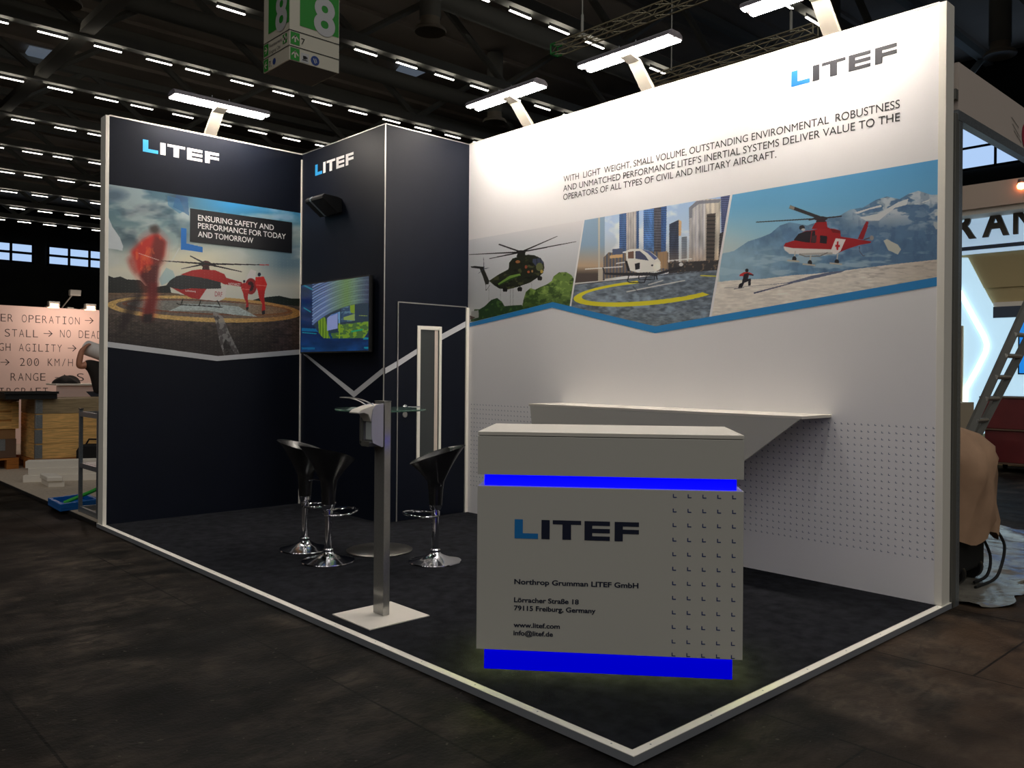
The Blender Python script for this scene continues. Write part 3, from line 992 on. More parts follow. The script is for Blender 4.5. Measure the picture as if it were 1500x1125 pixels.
# ---- wall shelf
t = thing('wall_shelf', (BX-0.2, 1.9, 1.1), 'white wedge-shaped shelf fixed to the white wall behind the counter', 'shelf')
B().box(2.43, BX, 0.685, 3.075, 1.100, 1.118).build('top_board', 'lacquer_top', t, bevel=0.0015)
fp = [(2.43, 3.06, 1.0995), (2.43, 0.70, 1.0995), (2.43, 1.42, 0.56), (2.43, 2.98, 0.56)]
B().prism(fp, (0.016, 0, 0)).build('front_panel', 'lacquer', t)
B().prism([(2.446, 3.06, 1.0995), (BX, 3.06, 1.0995), (BX, 2.99, 0.62), (2.446, 2.99, 0.6)], (0, -0.016, 0)).build('end_panel', 'lacquer', t)


# ---- lamps on arms
def wall_lamp(plane, s_arm, s_fix, label):
    """arm lamp on top of a partition; s along the wall, d out from it"""
    q = lambda s, d, z: plane.p3(s, z, d)
    t = thing('arm_lamp', plane.p3(s_arm, HT+0.01, -0.03), label, 'lamp', 'twin-tube lamps on white arms along the partitions')
    b = B()
    prof = [(-0.055, HT+0.012), (-0.005, HT+0.012), (0.155, 3.722), (0.26, 3.744), (0.26, 3.756), (0.145, 3.736)]
    b.prism([q(s_arm-0.054, d, z) for d, z in prof], plane.us*0.108)
    b.build('arm', 'arm_white', t, bevel=0.002)
    L = 0.43
    prof = [(0.165, 3.7565), (0.335, 3.7565), (0.328, 3.785), (0.295, 3.805), (0.205, 3.805), (0.172, 3.785)]
    b = B(); b.prism([q(s_fix-L-0.012, d, z) for d, z in prof], plane.us*(2*L+0.024)); b.build('housing', 'lamp_tray', t, bevel=0.004)
    for d in (0.176, 0.278):
        b = B(); b.prism([q(s_fix-L, d+a, z) for a, z in ((0.002, 3.7455), (0.044, 3.7455), (0.048, 3.749), (0.048, 3.756), (-0.002, 3.756), (-0.002, 3.749))], plane.us*(2*L))
        b.build('tube', 'led', t)
    b = B()
    for ds in (-0.08, 0.08):
        b.tube([q(s_fix+ds, 0.25, 3.805), q(s_fix+ds, 0.25, 3.84)], 0.004, seg=6)
    b.build('fixing_pin', 'galv', t)


wall_lamp(DARK, 0.926, 0.91, 'white twin-tube lamp on short arm over the black partition')
wall_lamp(WHITE, KY-3.527, KY-3.545, 'white twin-tube lamp on arm, farthest along the white wall beside the cabin')
wall_lamp(WHITE, KY-2.197, KY-2.183, 'white twin-tube lamp on arm above the middle of the white wall')
wall_lamp(WHITE, KY-0.714, KY-0.735, 'white twin-tube lamp on arm nearest the logo on the white wall, cut by the frame')


# ---- reception counter
def cbox(b, s0, s1, d0, d1, z0, z1, m=0):
    o = CO+CU*s0+CN*d0
    return b.obox((o[0], o[1], P+z0), CU*(s1-s0), CN*(d1-d0), Z3*(z1-z0), m)


ctr = CO+CU*0.55-CN*0.26
t = thing('reception_counter', (ctr[0], ctr[1], P), 'white reception counter with two glowing blue bands and company address', 'counter')
cbox(B(), 0.0, 1.093, -0.50, 0.0, 0.0, 0.0995).build('light_plinth', 'plinth_blue', t)
cbox(B(), -0.03, 1.13, -0.56, 0.04, 0.10, 0.826).build('lower_body', 'lacquer', t, bevel=0.0015)
cbox(B(), -0.003, 1.103, -0.53, 0.012, 0.8265, 0.8765).build('light_band', 'glow_blue', t)
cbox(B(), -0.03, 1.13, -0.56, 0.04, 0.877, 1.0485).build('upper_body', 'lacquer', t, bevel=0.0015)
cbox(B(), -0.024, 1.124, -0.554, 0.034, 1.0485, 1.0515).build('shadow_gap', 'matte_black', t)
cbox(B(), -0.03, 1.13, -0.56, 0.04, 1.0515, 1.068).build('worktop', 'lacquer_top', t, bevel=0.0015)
M['under_led'] = mat('under_counter_led', (240, 240, 160), 0.4, emit=(214, 222, 120), estr=46.0)
b = B()
cbox(b, 0.0, 1.10, 0.004, 0.016, 0.0985, 0.0998); cbox(b, 1.098, 1.110, -0.5, 0.0, 0.0985, 0.0998); cbox(b, -0.018, -0.006, -0.5, 0.0, 0.0985, 0.0998)
b.build('underside_light', 'under_led', t)
logo(COUNTER, (754.0, 760.4), (754.0, 788.4), (936, 766), t, ['blue_ink', 'navy_ink'])
letter(COUNTER, [line_px(COUNTER, 'Northrop Grumman LITEF GmbH', (753.4, 854.9), (935.2, 861.8), 7.3),
                 line_px(COUNTER, 'L\u00f6rracher Stra\u00dfe 18', (753.0, 881.9), (847.8, 885.0), 7.0),
                 line_px(COUNTER, '79115 Freiburg, Germany', (753.0, 893.9), (872.5, 898.0), 7.0),
                 line_px(COUNTER, 'www.litef.com', (752.3, 918.6), (820.2, 920.6), 6.8),
                 line_px(COUNTER, 'info@litef.de', (752.1, 930.3), (810.0, 932.2), 6.8)], 'address_lettering', 'navy_ink', t, 0.028)
b = B()
c0 = COUNTER.sz(988.5, 726.4); c1 = COUNTER.sz(1075.5, 730.0); zl = COUNTER.sz(987, 961)[1]
for i in range(5):
    for j in range(12):
        s = c0[0]+(c1[0]-c0[0])*i/4; z = c0[1]+(zl-c0[1])*j/11
        if z < P+0.112:
            z = P+0.112
        w, h = 0.0165, 0.0042
        b.face([COUNTER.p3(a, c, 0.001) for a, c in [(s-w/2, z-w/2), (s+w/2, z-w/2), (s+w/2, z-w/2+h), (s-w/2+h, z-w/2+h), (s-w/2+h, z+w/2), (s-w/2, z+w/2)]])
b.build('corner_mark_pattern', 'navy_mark', t)

# ---- hand sanitiser stand
t = thing('sanitizer_stand', (0.29, 2.0, P), 'steel post with hand sanitizer dispenser on a square white foot plate', 'sanitizer stand')
B().box(0.098, 0.481, 1.81, 2.18, P, P+0.006).build('foot_plate', 'sheet_white', t, bevel=0.001)
B().box(0.280, 0.322, 1.960, 2.057, P+0.006, 1.205).build('post', 'steel', t, bevel=0.003)
B().box(0.279, 0.323, 1.959, 2.058, 1.205, 1.209).build('post_cap', 'alu_grey', t)
b = B(); b.box(0.272, 0.2795, 1.965, 2.05, 0.965, 1.185); b.build('mounting_plate', 'matte_black', t)
disp = B()
pp_ = [(0.271, 0.962), (0.262, 0.960), (0.205, 0.985), (0.196, 1.02), (0.196, 1.12), (0.204, 1.165), (0.222, 1.19), (0.271, 1.196)]
disp.prism([(x, 1.956, z) for x, z in pp_], (0, 0.006, 0)); disp.prism([(x, 2.055, z) for x, z in pp_], (0, 0.006, 0))
dq = disp.build('dispenser_side', 'dispenser', t, bevel=0.0015)
b = B()
b.prism([(0.271, 1.962, 1.192), (0.222, 1.962, 1.187), (0.20, 1.962, 1.185), (0.135, 1.962, 1.165), (0.115, 1.962, 1.150), (0.117, 1.962, 1.144), (0.15, 1.962, 1.148), (0.178, 1.962, 1.138), (0.196, 1.962, 1.10), (0.271, 1.962, 1.10)], (0, 0.093, 0))
b.build('dispenser_spout', 'lamp_white', t, bevel=0.006)
b = B()
b.box(0.185, 0.200, 2.040, 2.060, 0.975, 1.12); b.prism([(0.185, 1.962, 0.985), (0.185, 1.975, 0.965), (0.185, 2.04, 0.965), (0.185, 2.058, 0.98), (0.185, 2.058, 0.995), (0.185, 1.962, 0.995)], (0.08, 0, 0))
b.build('bottle_cage', 'alu_grey', t, bevel=0.003)
b = B(); b.box(0.205, 0.262, 1.970, 2.035, 0.998, 1.10); b.build('sanitizer_bottle', 'bottle', t, bevel=0.008)
b = B()
for y in (1.975, 2.045):
    b.tube(bend([(0.235, y, 1.175), (0.215, y, 1.188), (0.18, y, 1.206), (0.14, y, 1.220), (0.10, y, 1.228), (0.085, y, 1.229)]), 0.0035, seg=8)
b.build('elbow_lever', 'chrome', t)
b = B(); b.box(0.055, 0.095, 1.968, 2.052, 1.2265, 1.2315); b.build('lever_pad', 'alu_grey', t, bevel=0.002)

# ---- bar table
TX, TY = 1.218, 3.40
t = thing('bar_table', (TX, TY, P), 'round glass-topped bar table on a steel disc base behind the sanitizer post', 'table')
B().lathe((TX, TY, P), [(0.0, 0.0), (0.243, 0.0), (0.245, 0.008), (0.235, 0.014), (0.12, 0.026), (0.045, 0.036), (0.03, 0.05), (0.0, 0.05)], seg=56).build('base', 'disc_steel', t)
B().lathe((TX, TY, P), [(0.03, 0.04), (0.03, 1.03), (0.0, 1.03)], seg=24).build('column', 'chrome', t)
B().lathe((TX, TY, P), [(0.0, 1.03), (0.13, 1.03), (0.135, 1.035), (0.13, 1.043), (0.0, 1.043)], seg=32).build('top_flange', 'steel', t)
B().lathe((TX, TY, P), [(0.0, 1.0435), (0.331, 1.0435), (0.335, 1.0475), (0.335, 1.0525), (0.331, 1.056), (0.0, 1.056)], seg=72).build('glass_top', 'glass', t)


# ---- bar stools
def make_stool():
    t = thing('bar_stool', (0, 0, 0), 'x', 'stool', 'black moulded bar stools around the glass table')
    ORIG[t.name] = np.zeros(3)
    NS = 40
    rows = []
    rim = lambda a: 0.752+0.052*math.cos(a)+0.026*max(0, math.cos(a))**2-0.012*math.cos(2*a)
    rad = lambda a: 0.196+0.012*math.cos(a)-0.012*math.sin(a)**2
    prof_o = [(0.046, 0.40, 0), (0.052, 0.50, 0), (0.060, 0.565, 0)]
    th = [2*math.pi*k/NS for k in range(NS)]
    for r, z, _ in prof_o:
        rows.append([(r*math.cos(a), r*math.sin(a), z) for a in th])
    for f in (0.12, 0.25, 0.4, 0.55, 0.7, 0.85, 0.95, 1.0):
        g = f**0.72
        rows.append([((0.06+(rad(a)-0.06)*f)*math.cos(a), (0.06+(rad(a)-0.06)*f)*math.sin(a), 0.565+(rim(a)-0.565)*(1-(1-f)**1.0*(1-0.30*f)*1.0)) for a in th])
    for f in (0.985, 0.95, 0.85, 0.7, 0.5, 0.3, 0.12, 0.0):
        rows.append([((rad(a)-0.004)*f*math.cos(a), (rad(a)-0.004)*f*math.sin(a), 0.672+(rim(a)-0.003-0.672)*(f**2.2)+0.003) for a in th])
    b = B(); b.grid(rows, 0, True); b.build('seat_shell', 'abs_seat', t, smooth_angle=60)
    B().lathe((0, 0, 0), [(0.046, 0.41), (0.041, 0.375), (0.034, 0.365), (0.0, 0.365)], seg=24).build('collar', 'chrome', t)
    B().lathe((0, 0, 0), [(0.024, 0.05), (0.024, 0.375)], seg=20).build('column', 'chrome', t)
    B().lathe((0, 0, 0), [(0.0, 0.0), (0.178, 0.0), (0.185, 0.004), (0.183, 0.010), (0.15, 0.018), (0.09, 0.034), (0.045, 0.055), (0.034, 0.068), (0.036, 0.085), (0.030, 0.092), (0.024, 0.093)], seg=52).build('base', 'chrome', t)
    ring = [(-0.03-0.045+0.118*math.cos(a)*1.0-0.03, 0.112*math.sin(a), 0.335-0.012*math.cos(a)) for a in [2*math.pi*k/36 for k in range(36)]]
    b = B(); b.tube(ring, 0.008, closed=True); b.lathe((0, 0, 0), [(0.026, 0.32), (0.031, 0.325), (0.031, 0.352), (0.026, 0.357)], seg=20)
    b.build('foot_ring', 'chrome', t)
    b = B(); b.tube([(0.02, -0.05, 0.56), (0.03, -0.13, 0.565), (0.03, -0.185, 0.552)], 0.005, seg=8); b.build('height_lever', 'chrome', t)
    return t


st0 = make_stool()
stools = [((0.748, 3.338), (0.97, 0.10), 'black bar stool just left of the sanitizer post, overlapping another stool behind it'),
          ((0.822, 3.80), (0.75, -0.66), 'black bar stool partly hidden behind another, nearest the black partition'),
          ((1.305, 2.839), (-0.80, 0.60), 'black bar stool with chrome base standing alone in front of the cabin door')]
for k, ((x, y), fr, lab) in enumerate(stools):
    o = st0 if k == 0 else copy_tree(st0)
    o.location = (x, y, P); o.rotation_euler = (0, 0, math.atan2(fr[1], fr[0])+math.pi)
    o['label'] = lab

# ================================================================== PRINTED PICTURES
PRINT = picture_mat('printed_foil', 0.45)
SCREEN = picture_mat('lit_screen', 0.25, 0.55)


def all_mask(p):
    return np.ones(p.X.shape)


def vgrad(p, stops, axis='Y'):
    v = p.Y if axis == 'Y' else p.X
    ys = [s[0] for s in stops]
    for i in range(3):
        p.c[..., i] = np.interp(v, ys, [s[1][i] for s in stops])


def art_rescue(p):
    vgrad(p, [(60, (66, 104, 124)), (250, (98, 132, 142)), (430, (176, 192, 188)), (560, (228, 226, 208)), (720, (214, 216, 204))])
    X, Y = p.X, p.Y
    right = np.clip((X-480)/300, 0, 1)*np.clip((330-Y)/160, 0, 1)
    p.fill(right, (52, 158, 224), 0.95)
    p.fill(np.clip((X-850)/250, 0, 1)*np.clip((Y-360)/80, 0, 1)*np.clip((660-Y)/120, 0, 1), (96, 134, 158), 0.8)
    p.blobs(np.clip((470-Y)/120, 0, 1)*np.clip((560-X)/150, 0, 1), 170, 90, 0.45, (34, 60, 78), 0.85, 3, 4, 0.2)
    p.blobs(np.clip((600-Y)/100, 0, 1), 200, 80, 0.5, (214, 220, 216), 0.55, 9, 4, 0.2)
    p.blobs(np.clip((X-900)/120, 0, 1)*np.clip((320-Y)/60, 0, 1), 140, 80, 0.45, (170, 206, 232), 0.7, 5, 4, 0.2)
    p.ell(70, 110, 110, 55, (34, 62, 88), 0.6, 0.7)
    p.ell(560, 500, 330, 110, (250, 240, 205), 0.75, 0.9)
    # pale rotor ghost and visor ghost
    p.poly([(30, 225), (60, 300), (105, 365), (126, 420), (122, 446), (30, 432)], (214, 222, 226), 0.92)
    p.ell(490, 235, 60, 95, (215, 226, 226), 0.35, 0.5); p.poly([(450, 105), (520, 120), (530, 235), (500, 215), (430, 180)], (24, 72, 128), 0.55)
    p.poly([(395, 110), (470, 130), (500, 205), (470, 220), (400, 170)], (40, 110, 160), 0.5)
    p.path([(470, 430), (430, 500), (380, 540), (350, 600), (335, 640)], 5, (225, 232, 230), 0.6)
    p.poly([(390, 550), (430, 570), (445, 610), (400, 640), (360, 660), (345, 620)], (130, 186, 205), 0.45)
    # tree line
    p.poly([(30, 596), (70, 612), (110, 604), (150, 622), (230, 626), (262, 660), (330, 668), (410, 655), (420, 705), (30, 706)], (22, 28, 26))
    p.poly([(715, 735), (790, 742), (905, 752), (960, 735), (1020, 728), (1080, 722), (1150, 738), (1212, 738), (1212, 790), (715, 752)], (34, 44, 34))
    # tarmac
    gm = p.inside([(20, 704), (420, 704), (720, 748), (1215, 786), (1215, 1130), (20, 1130)])
    p.fill(gm, (92, 80, 70))
    p.fill(gm*np.clip((Y-800)/220, 0, 1), (34, 29, 29), 0.9)
    p.fill(gm*np.clip((X-900)/250, 0, 1)*np.clip((Y-840)/60, 0, 1), (86, 68, 60), 0.75)
    p.speckle(gm, 26, 12, 0.9, 21)
    p.fill(gm*np.clip((746-Y)/40, 0, 1), (128, 98, 70), 0.6)
    # painted landing circle
    e = lambda cx, cy, rx, ry, a0=0, a1=360: [(cx+rx*math.cos(math.radians(a)), cy+ry*math.sin(math.radians(a))) for a in np.linspace(a0, a1, 90)]
    rot = lambda pts: [(x, y+(x-620)*0.045) for x, y in pts]
    p.poly(rot(e(622, 803, 592, 78)), (206, 170, 104)); p.poly(rot(e(622, 799, 540, 56)), (112, 98, 88))
    p.poly(rot(e(640, 792, 520, 44)), (120, 78, 56)); p.poly(rot(e(640, 791, 490, 36)), (128, 128, 122))
    p.fill(p.inside(rot(e(622, 803, 592, 78)))*np.clip((X-760)/300, 0, 1), (196, 122, 58), 0.45)
    p.poly([(405, 815), (500, 772), (700, 775), (830, 788), (945, 850), (800, 838), (640, 812)], (176, 190, 190))
    p.speckle(gm, 9, 5, 0.45, 33)
    # crack of light running to the front
    p.poly([(668, 812), (735, 850), (775, 950), (840, 1082), (742, 1088), (715, 1000), (690, 880)], (150, 150, 150), 0.8)
    p.poly([(752, 985), (770, 1010), (812, 1085), (748, 1088), (735, 1020)], (36, 32, 32))
    p.blobs(p.inside([(668, 812), (735, 850), (775, 950), (840, 1082), (742, 1088), (715, 1000), (690, 880)]), 22, 22, 0.5, (70, 66, 66), 0.8, 44, 3)
    # helicopter
    p.poly([(388, 660), (412, 628), (452, 602), (520, 588), (620, 600), (722, 640), (724, 678), (640, 682), (540, 676), (480, 686), (420, 672)], (38, 42, 46))
    p.poly([(478, 592), (548, 566), (600, 560), (690, 566), (745, 590), (756, 612), (852, 640), (852, 668), (742, 652), (722, 640), (640, 618), (560, 604)], (176, 34, 34))
    p.poly([(420, 672), (480, 684), (545, 676), (635, 680), (592, 744), (540, 735), (500, 716)], (170, 32, 32))
    p.poly([(635, 680), (724, 678), (760, 650), (748, 736), (712, 755), (592, 744)], (224, 220, 214))
    p.line((600, 640), (600, 680), 3, (12, 12, 14)); p.line((510, 604), (500, 678), 3, (20, 20, 22))
    for a, c in (((490, 742), (482, 770)), ((600, 750), (590, 780)), ((700, 750), (718, 785))):
        p.line(a, c, 7, (26, 24, 24))
    p.path([(450, 766), (470, 776), (620, 784), (734, 793)], 6, (24, 22, 22))
    p.ell(630, 528, 32, 20, (70, 24, 26)); p.poly([(612, 540), (650, 540), (655, 564), (608, 562)], (60, 28, 30))
    for c, w in (((358, 508), 8), ((1016, 534), 9), ((534, 478), 12), ((480, 558), 7), ((852, 576), 9)):
        p.line((630, 527), c, 12, (30, 26, 30), 1, w*0.5)
    p.line((960, 533), (1016, 534), 6, (196, 60, 60))
    p.poly([(905, 560), (938, 572), (932, 620), (872, 640), (888, 590)], (226, 222, 218)); p.ell(906, 664, 36, 50, (150, 34, 38)); p.ell(904, 664, 20, 30, (60, 26, 30))
    p.line((840, 652), (905, 668), 18, (170, 36, 36))
    # running crew
    def runner(cx, top, k, c1, c2):
        q = lambda pts: [(cx+x*k, top+y*k) for x, y in pts]
        p.ell(cx, top, 10*k, 12*k, (30, 34, 60))
        p.poly(q([(-22, 16), (28, 12), (48, 60), (36, 98), (-10, 98), (-26, 60)]), c1)
        p.poly(q([(-10, 96), (36, 96), (30, 140), (38, 210), (28, 232), (14, 226), (18, 180), (-2, 140)]), c2)
        p.line(*q([(-20, 64), (46, 70)]), 5*k, (236, 120, 110)); p.poly(q([(14, 222), (36, 218), (34, 242), (18, 246)]), (40, 34, 40))
    runner(865, 634, 0.72, (196, 40, 40), (186, 34, 36)); runner(957, 592, 1.0, (224, 44, 40), (206, 36, 34))
    # large blurred runner
    p.soft([(160, 470), (240, 360), (330, 310), (400, 380), (392, 490), (345, 560), (330, 640), (340, 760), (320, 860), (240, 860), (250, 720), (215, 620), (190, 540)], (226, 66, 40), 0.38, 6)
    p.soft([(196, 470), (150, 500), (170, 560), (205, 600), (225, 585), (205, 530)], (170, 40, 34), 0.6, 4)
    p.soft([(176, 452), (250, 380), (330, 338), (384, 392), (372, 478), (330, 520), (300, 560), (240, 606), (212, 560), (198, 500)], (206, 40, 30), 0.95, 3)
    p.soft([(320, 345), (384, 392), (366, 520), (320, 560), (290, 470)], (96, 24, 22), 0.75, 3)
    p.soft([(285, 300), (330, 286), (350, 322), (330, 346), (296, 336)], (64, 54, 50), 0.9, 3)
    p.soft([(226, 600), (262, 540), (346, 530), (332, 650), (326, 740), (300, 700), (250, 640)], (84, 20, 22), 0.95, 3)
    p.soft([(285, 640), (335, 640), (330, 740), (310, 840), (296, 880), (250, 882), (250, 820), (275, 740)], (112, 22, 24), 0.9, 3)
    p.soft([(250, 836), (306, 832), (300, 884), (246, 886)], (26, 24, 26), 0.9, 2)
    p.soft([(215, 700), (250, 715), (200, 830), (140, 930), (95, 925), (120, 850), (160, 760)], (30, 20, 22), 0.75, 4)
    p.blobs(p.inside([(176, 452), (250, 380), (330, 338), (384, 392), (372, 478), (330, 520), (300, 560), (240, 606), (212, 560), (198, 500)]), 30, 40, 0.56, (246, 120, 60), 0.6, 61, 3, 0.2)
    p.line((220, 462), (345, 505), 4, (240, 220, 210), 0.7)
    # printed dot raster
    dm = ((np.mod(X, 23) < 4) & (np.mod(Y-0.12*X, 17) < 5) & (Y > 470)).astype(float)
    p.fill(dm*np.clip((Y-440)/60, 0, 1), (230, 230, 226), 0.16)
    p.poly([(480, 308), (513, 311), (513, 402), (612, 425), (612, 457), (480, 440)], (24, 118, 204))


TLp, TRp = DARK.sz(158.6, 269.6), DARK.sz(439.7, 312.3)
TLp = (0.0405, TLp[1]); TRp = (KX-0.015, TRp[1])
vtx = DARK.sz(319.2, 521.6); zL = DARK.sz(158.4, 500.5)[1]; zR = DARK.sz(439.2, 512)[1]
zt = (TLp[1]+TRp[1])/2
picture('picture_print', DARK, (TLp[0], zt), (TRp[0], zt), (TLp[0], zL), [vtx], (TRp[0], zR),
        image_pixels(DARK, 150, 260, 4.1667), 480, 420, art_rescue, 0.92, PRINT, t_dark, 0.0012, 'helicopter rescue picture with running crew in red')
v2 = DARK.sz(318, 528.8); zL2 = DARK.sz(158.4, 508.4)[1]; zR2 = DARK.sz(439.2, 519.2)[1]
flat(DARK, [[(TLp[0], zL2), v2, vtx, (TLp[0], zL)], [v2, (TRp[0], zR2), (TRp[0], zR), vtx]], 'white_chevron_stripe', 'stripe_grey', t_dark, 0.0014)
bx = DARK.szl([(278.2, 305.1), (427.7, 325.8), (427.7, 370.9), (278.2, 354.1)])
flat(DARK, [[(bx[0][0], bx[3][1]), (bx[1][0], bx[2][1]), (bx[1][0], bx[1][1]), (bx[0][0], bx[0][1])]], 'slogan_box', 'box_black', t_dark, 0.003)
letter(DARK, [line_px(DARK, 'ENSURING SAFETY AND', (289.7, 322.9), (400.8, 337.2), 8.2),
              line_px(DARK, 'PERFORMANCE FOR TODAY', (289.7, 334.7), (418.3, 350.2), 8.2),
              line_px(DARK, 'AND TOMORROW', (289.7, 346.6), (370.8, 356.4), 8.2)], 'slogan_lettering', 'white_logo', t_dark, 0.012, 0.0045)
letter(DARK, [line_px(DARK, 'DRF', (314.5, 433.6), (325.5, 435.2), 7.0)], 'aircraft_lettering', 'red_sign', t_dark, 0.0, 0.0035)
letter(DARK, [line_px(DARK, 'NOTARZT', (334.5, 417.4), (352, 419.4), 3.6), line_px(DARK, 'Luftrettung', (271.5, 426.5), (286.5, 428.5), 2.6)], 'aircraft_lettering', 'white_logo', t_dark, 0.0, 0.0035)


def art_army(p):
    vgrad(p, [(20, (226, 222, 222)), (250, (206, 208, 212)), (700, (186, 188, 190)), (1000, (178, 180, 178))])
    for x in (240, 352, 448, 474, 655):
        p.line((x, 620 if x < 600 else 590), (x, 860), 6 if x in (448, 474) else 4, (130, 134, 132), 0.6)
    X, Y = p.X, p.Y
    tree = [(560, 880), (572, 800), (598, 712), (640, 676), (690, 690), (730, 668), (800, 640), (850, 606), (868, 560), (920, 522), (990, 520), (1040, 548), (1066, 590), (1060, 900)]
    m = p.inside(tree); p.fill(m, (104, 132, 62)); p.blobs(m, 44, 38, 0.5, (48, 72, 30), 0.85, 5, 4, 0.15); p.blobs(m, 26, 22, 0.6, (160, 186, 96), 0.6, 8, 3, 0.12)
    p.fill(m*np.clip((Y-700)/160, 0, 1), (40, 60, 28), 0.6)
    m = p.inside([(60, 1000), (100, 880), (150, 880), (200, 850), (262, 790), (320, 770), (366, 806), (392, 850), (480, 842), (560, 838), (580, 900), (300, 1000)])
    p.fill(m, (38, 64, 34)); p.blobs(m, 30, 26, 0.55, (84, 116, 52), 0.7, 15, 4, 0.15)
    p.poly([(70, 900), (140, 890), (140, 960), (60, 980)], (150, 150, 146)); p.poly([(55, 940), (110, 960), (60, 985)], (70, 50, 44))
    # helicopter
    d = (38, 42, 30)
    p.poly([(430, 492), (436, 430), (470, 388), (540, 366), (620, 350), (680, 356), (742, 384), (772, 428), (778, 480), (764, 530), (730, 562), (640, 622), (520, 664), (430, 688), (340, 680), (290, 648), (240, 606), (330, 545)], d)
    m = p.inside([(430, 492), (436, 430), (470, 388), (540, 366), (620, 350), (680, 356), (742, 384), (772, 428), (778, 480), (764, 530), (730, 562), (640, 622), (520, 664), (430, 688), (340, 680), (290, 648), (240, 606), (330, 545)])
    p.blobs(m, 60, 42, 0.56, (84, 88, 54), 0.75, 25, 3, 0.1); p.blobs(m, 50, 36, 0.62, (22, 24, 20), 0.8, 35, 3, 0.1)
    p.poly([(326, 634), (440, 556), (540, 534), (548, 554), (450, 596), (340, 648)], (112, 150, 66)); p.poly([(340, 640), (450, 580), (540, 552), (548, 556), (450, 600), (345, 650)], (48, 72, 34))
    p.poly([(664, 392), (740, 384), (772, 424), (744, 452), (700, 470), (664, 424)], (62, 70, 92)); p.line((702, 388), (708, 466), 5, (30, 34, 26)); p.line((738, 386), (748, 450), 5, (30, 34, 26))
    p.ell(730, 470, 34, 40, (98, 104, 66)); p.ell(752, 515, 14, 16, (186, 158, 70)); p.ell(624, 518, 12, 12, (160, 82, 52)); p.ell(660, 512, 9, 12, (150, 110, 70)); p.ell(600, 470, 12, 16, (140, 70, 52)); p.ell(520, 420, 22, 14, (150, 100, 62))
    p.poly([(150, 486), (192, 486), (244, 606), (236, 638), (206, 640), (180, 560)], (44, 44, 38)); p.poly([(62, 466), (100, 460), (200, 470), (186, 492), (70, 478)], (30, 30, 28))
    for c in ((188, 378), (245, 478), (135, 535)):
        p.line((192, 490), c, 9, (60, 68, 84), 0.8, 3)
    p.path([(210, 640), (212, 700), (250, 645)], 4, (60, 60, 58), 0.8)
    p.ell(552, 330, 44, 22, (30, 30, 28)); p.poly([(520, 335), (590, 335), (600, 372), (505, 372)], (34, 36, 28))
    for c, w in (((50, 350), 10), ((335, 250), 22), ((245, 390), 12), ((905, 172), 9), ((1088, 224), 9)):
        p.line((552, 326), c, 16, (34, 32, 32), 1, w*0.6)
    for x, y in ((397, 690), (540, 686), (733, 580)):
        p.line((x, y-45), (x, y), 8, (24, 24, 22)); p.ell(x-9, y, 15, 22, (20, 20, 20)); p.ell(x+9, y, 15, 22, (24, 24, 24))


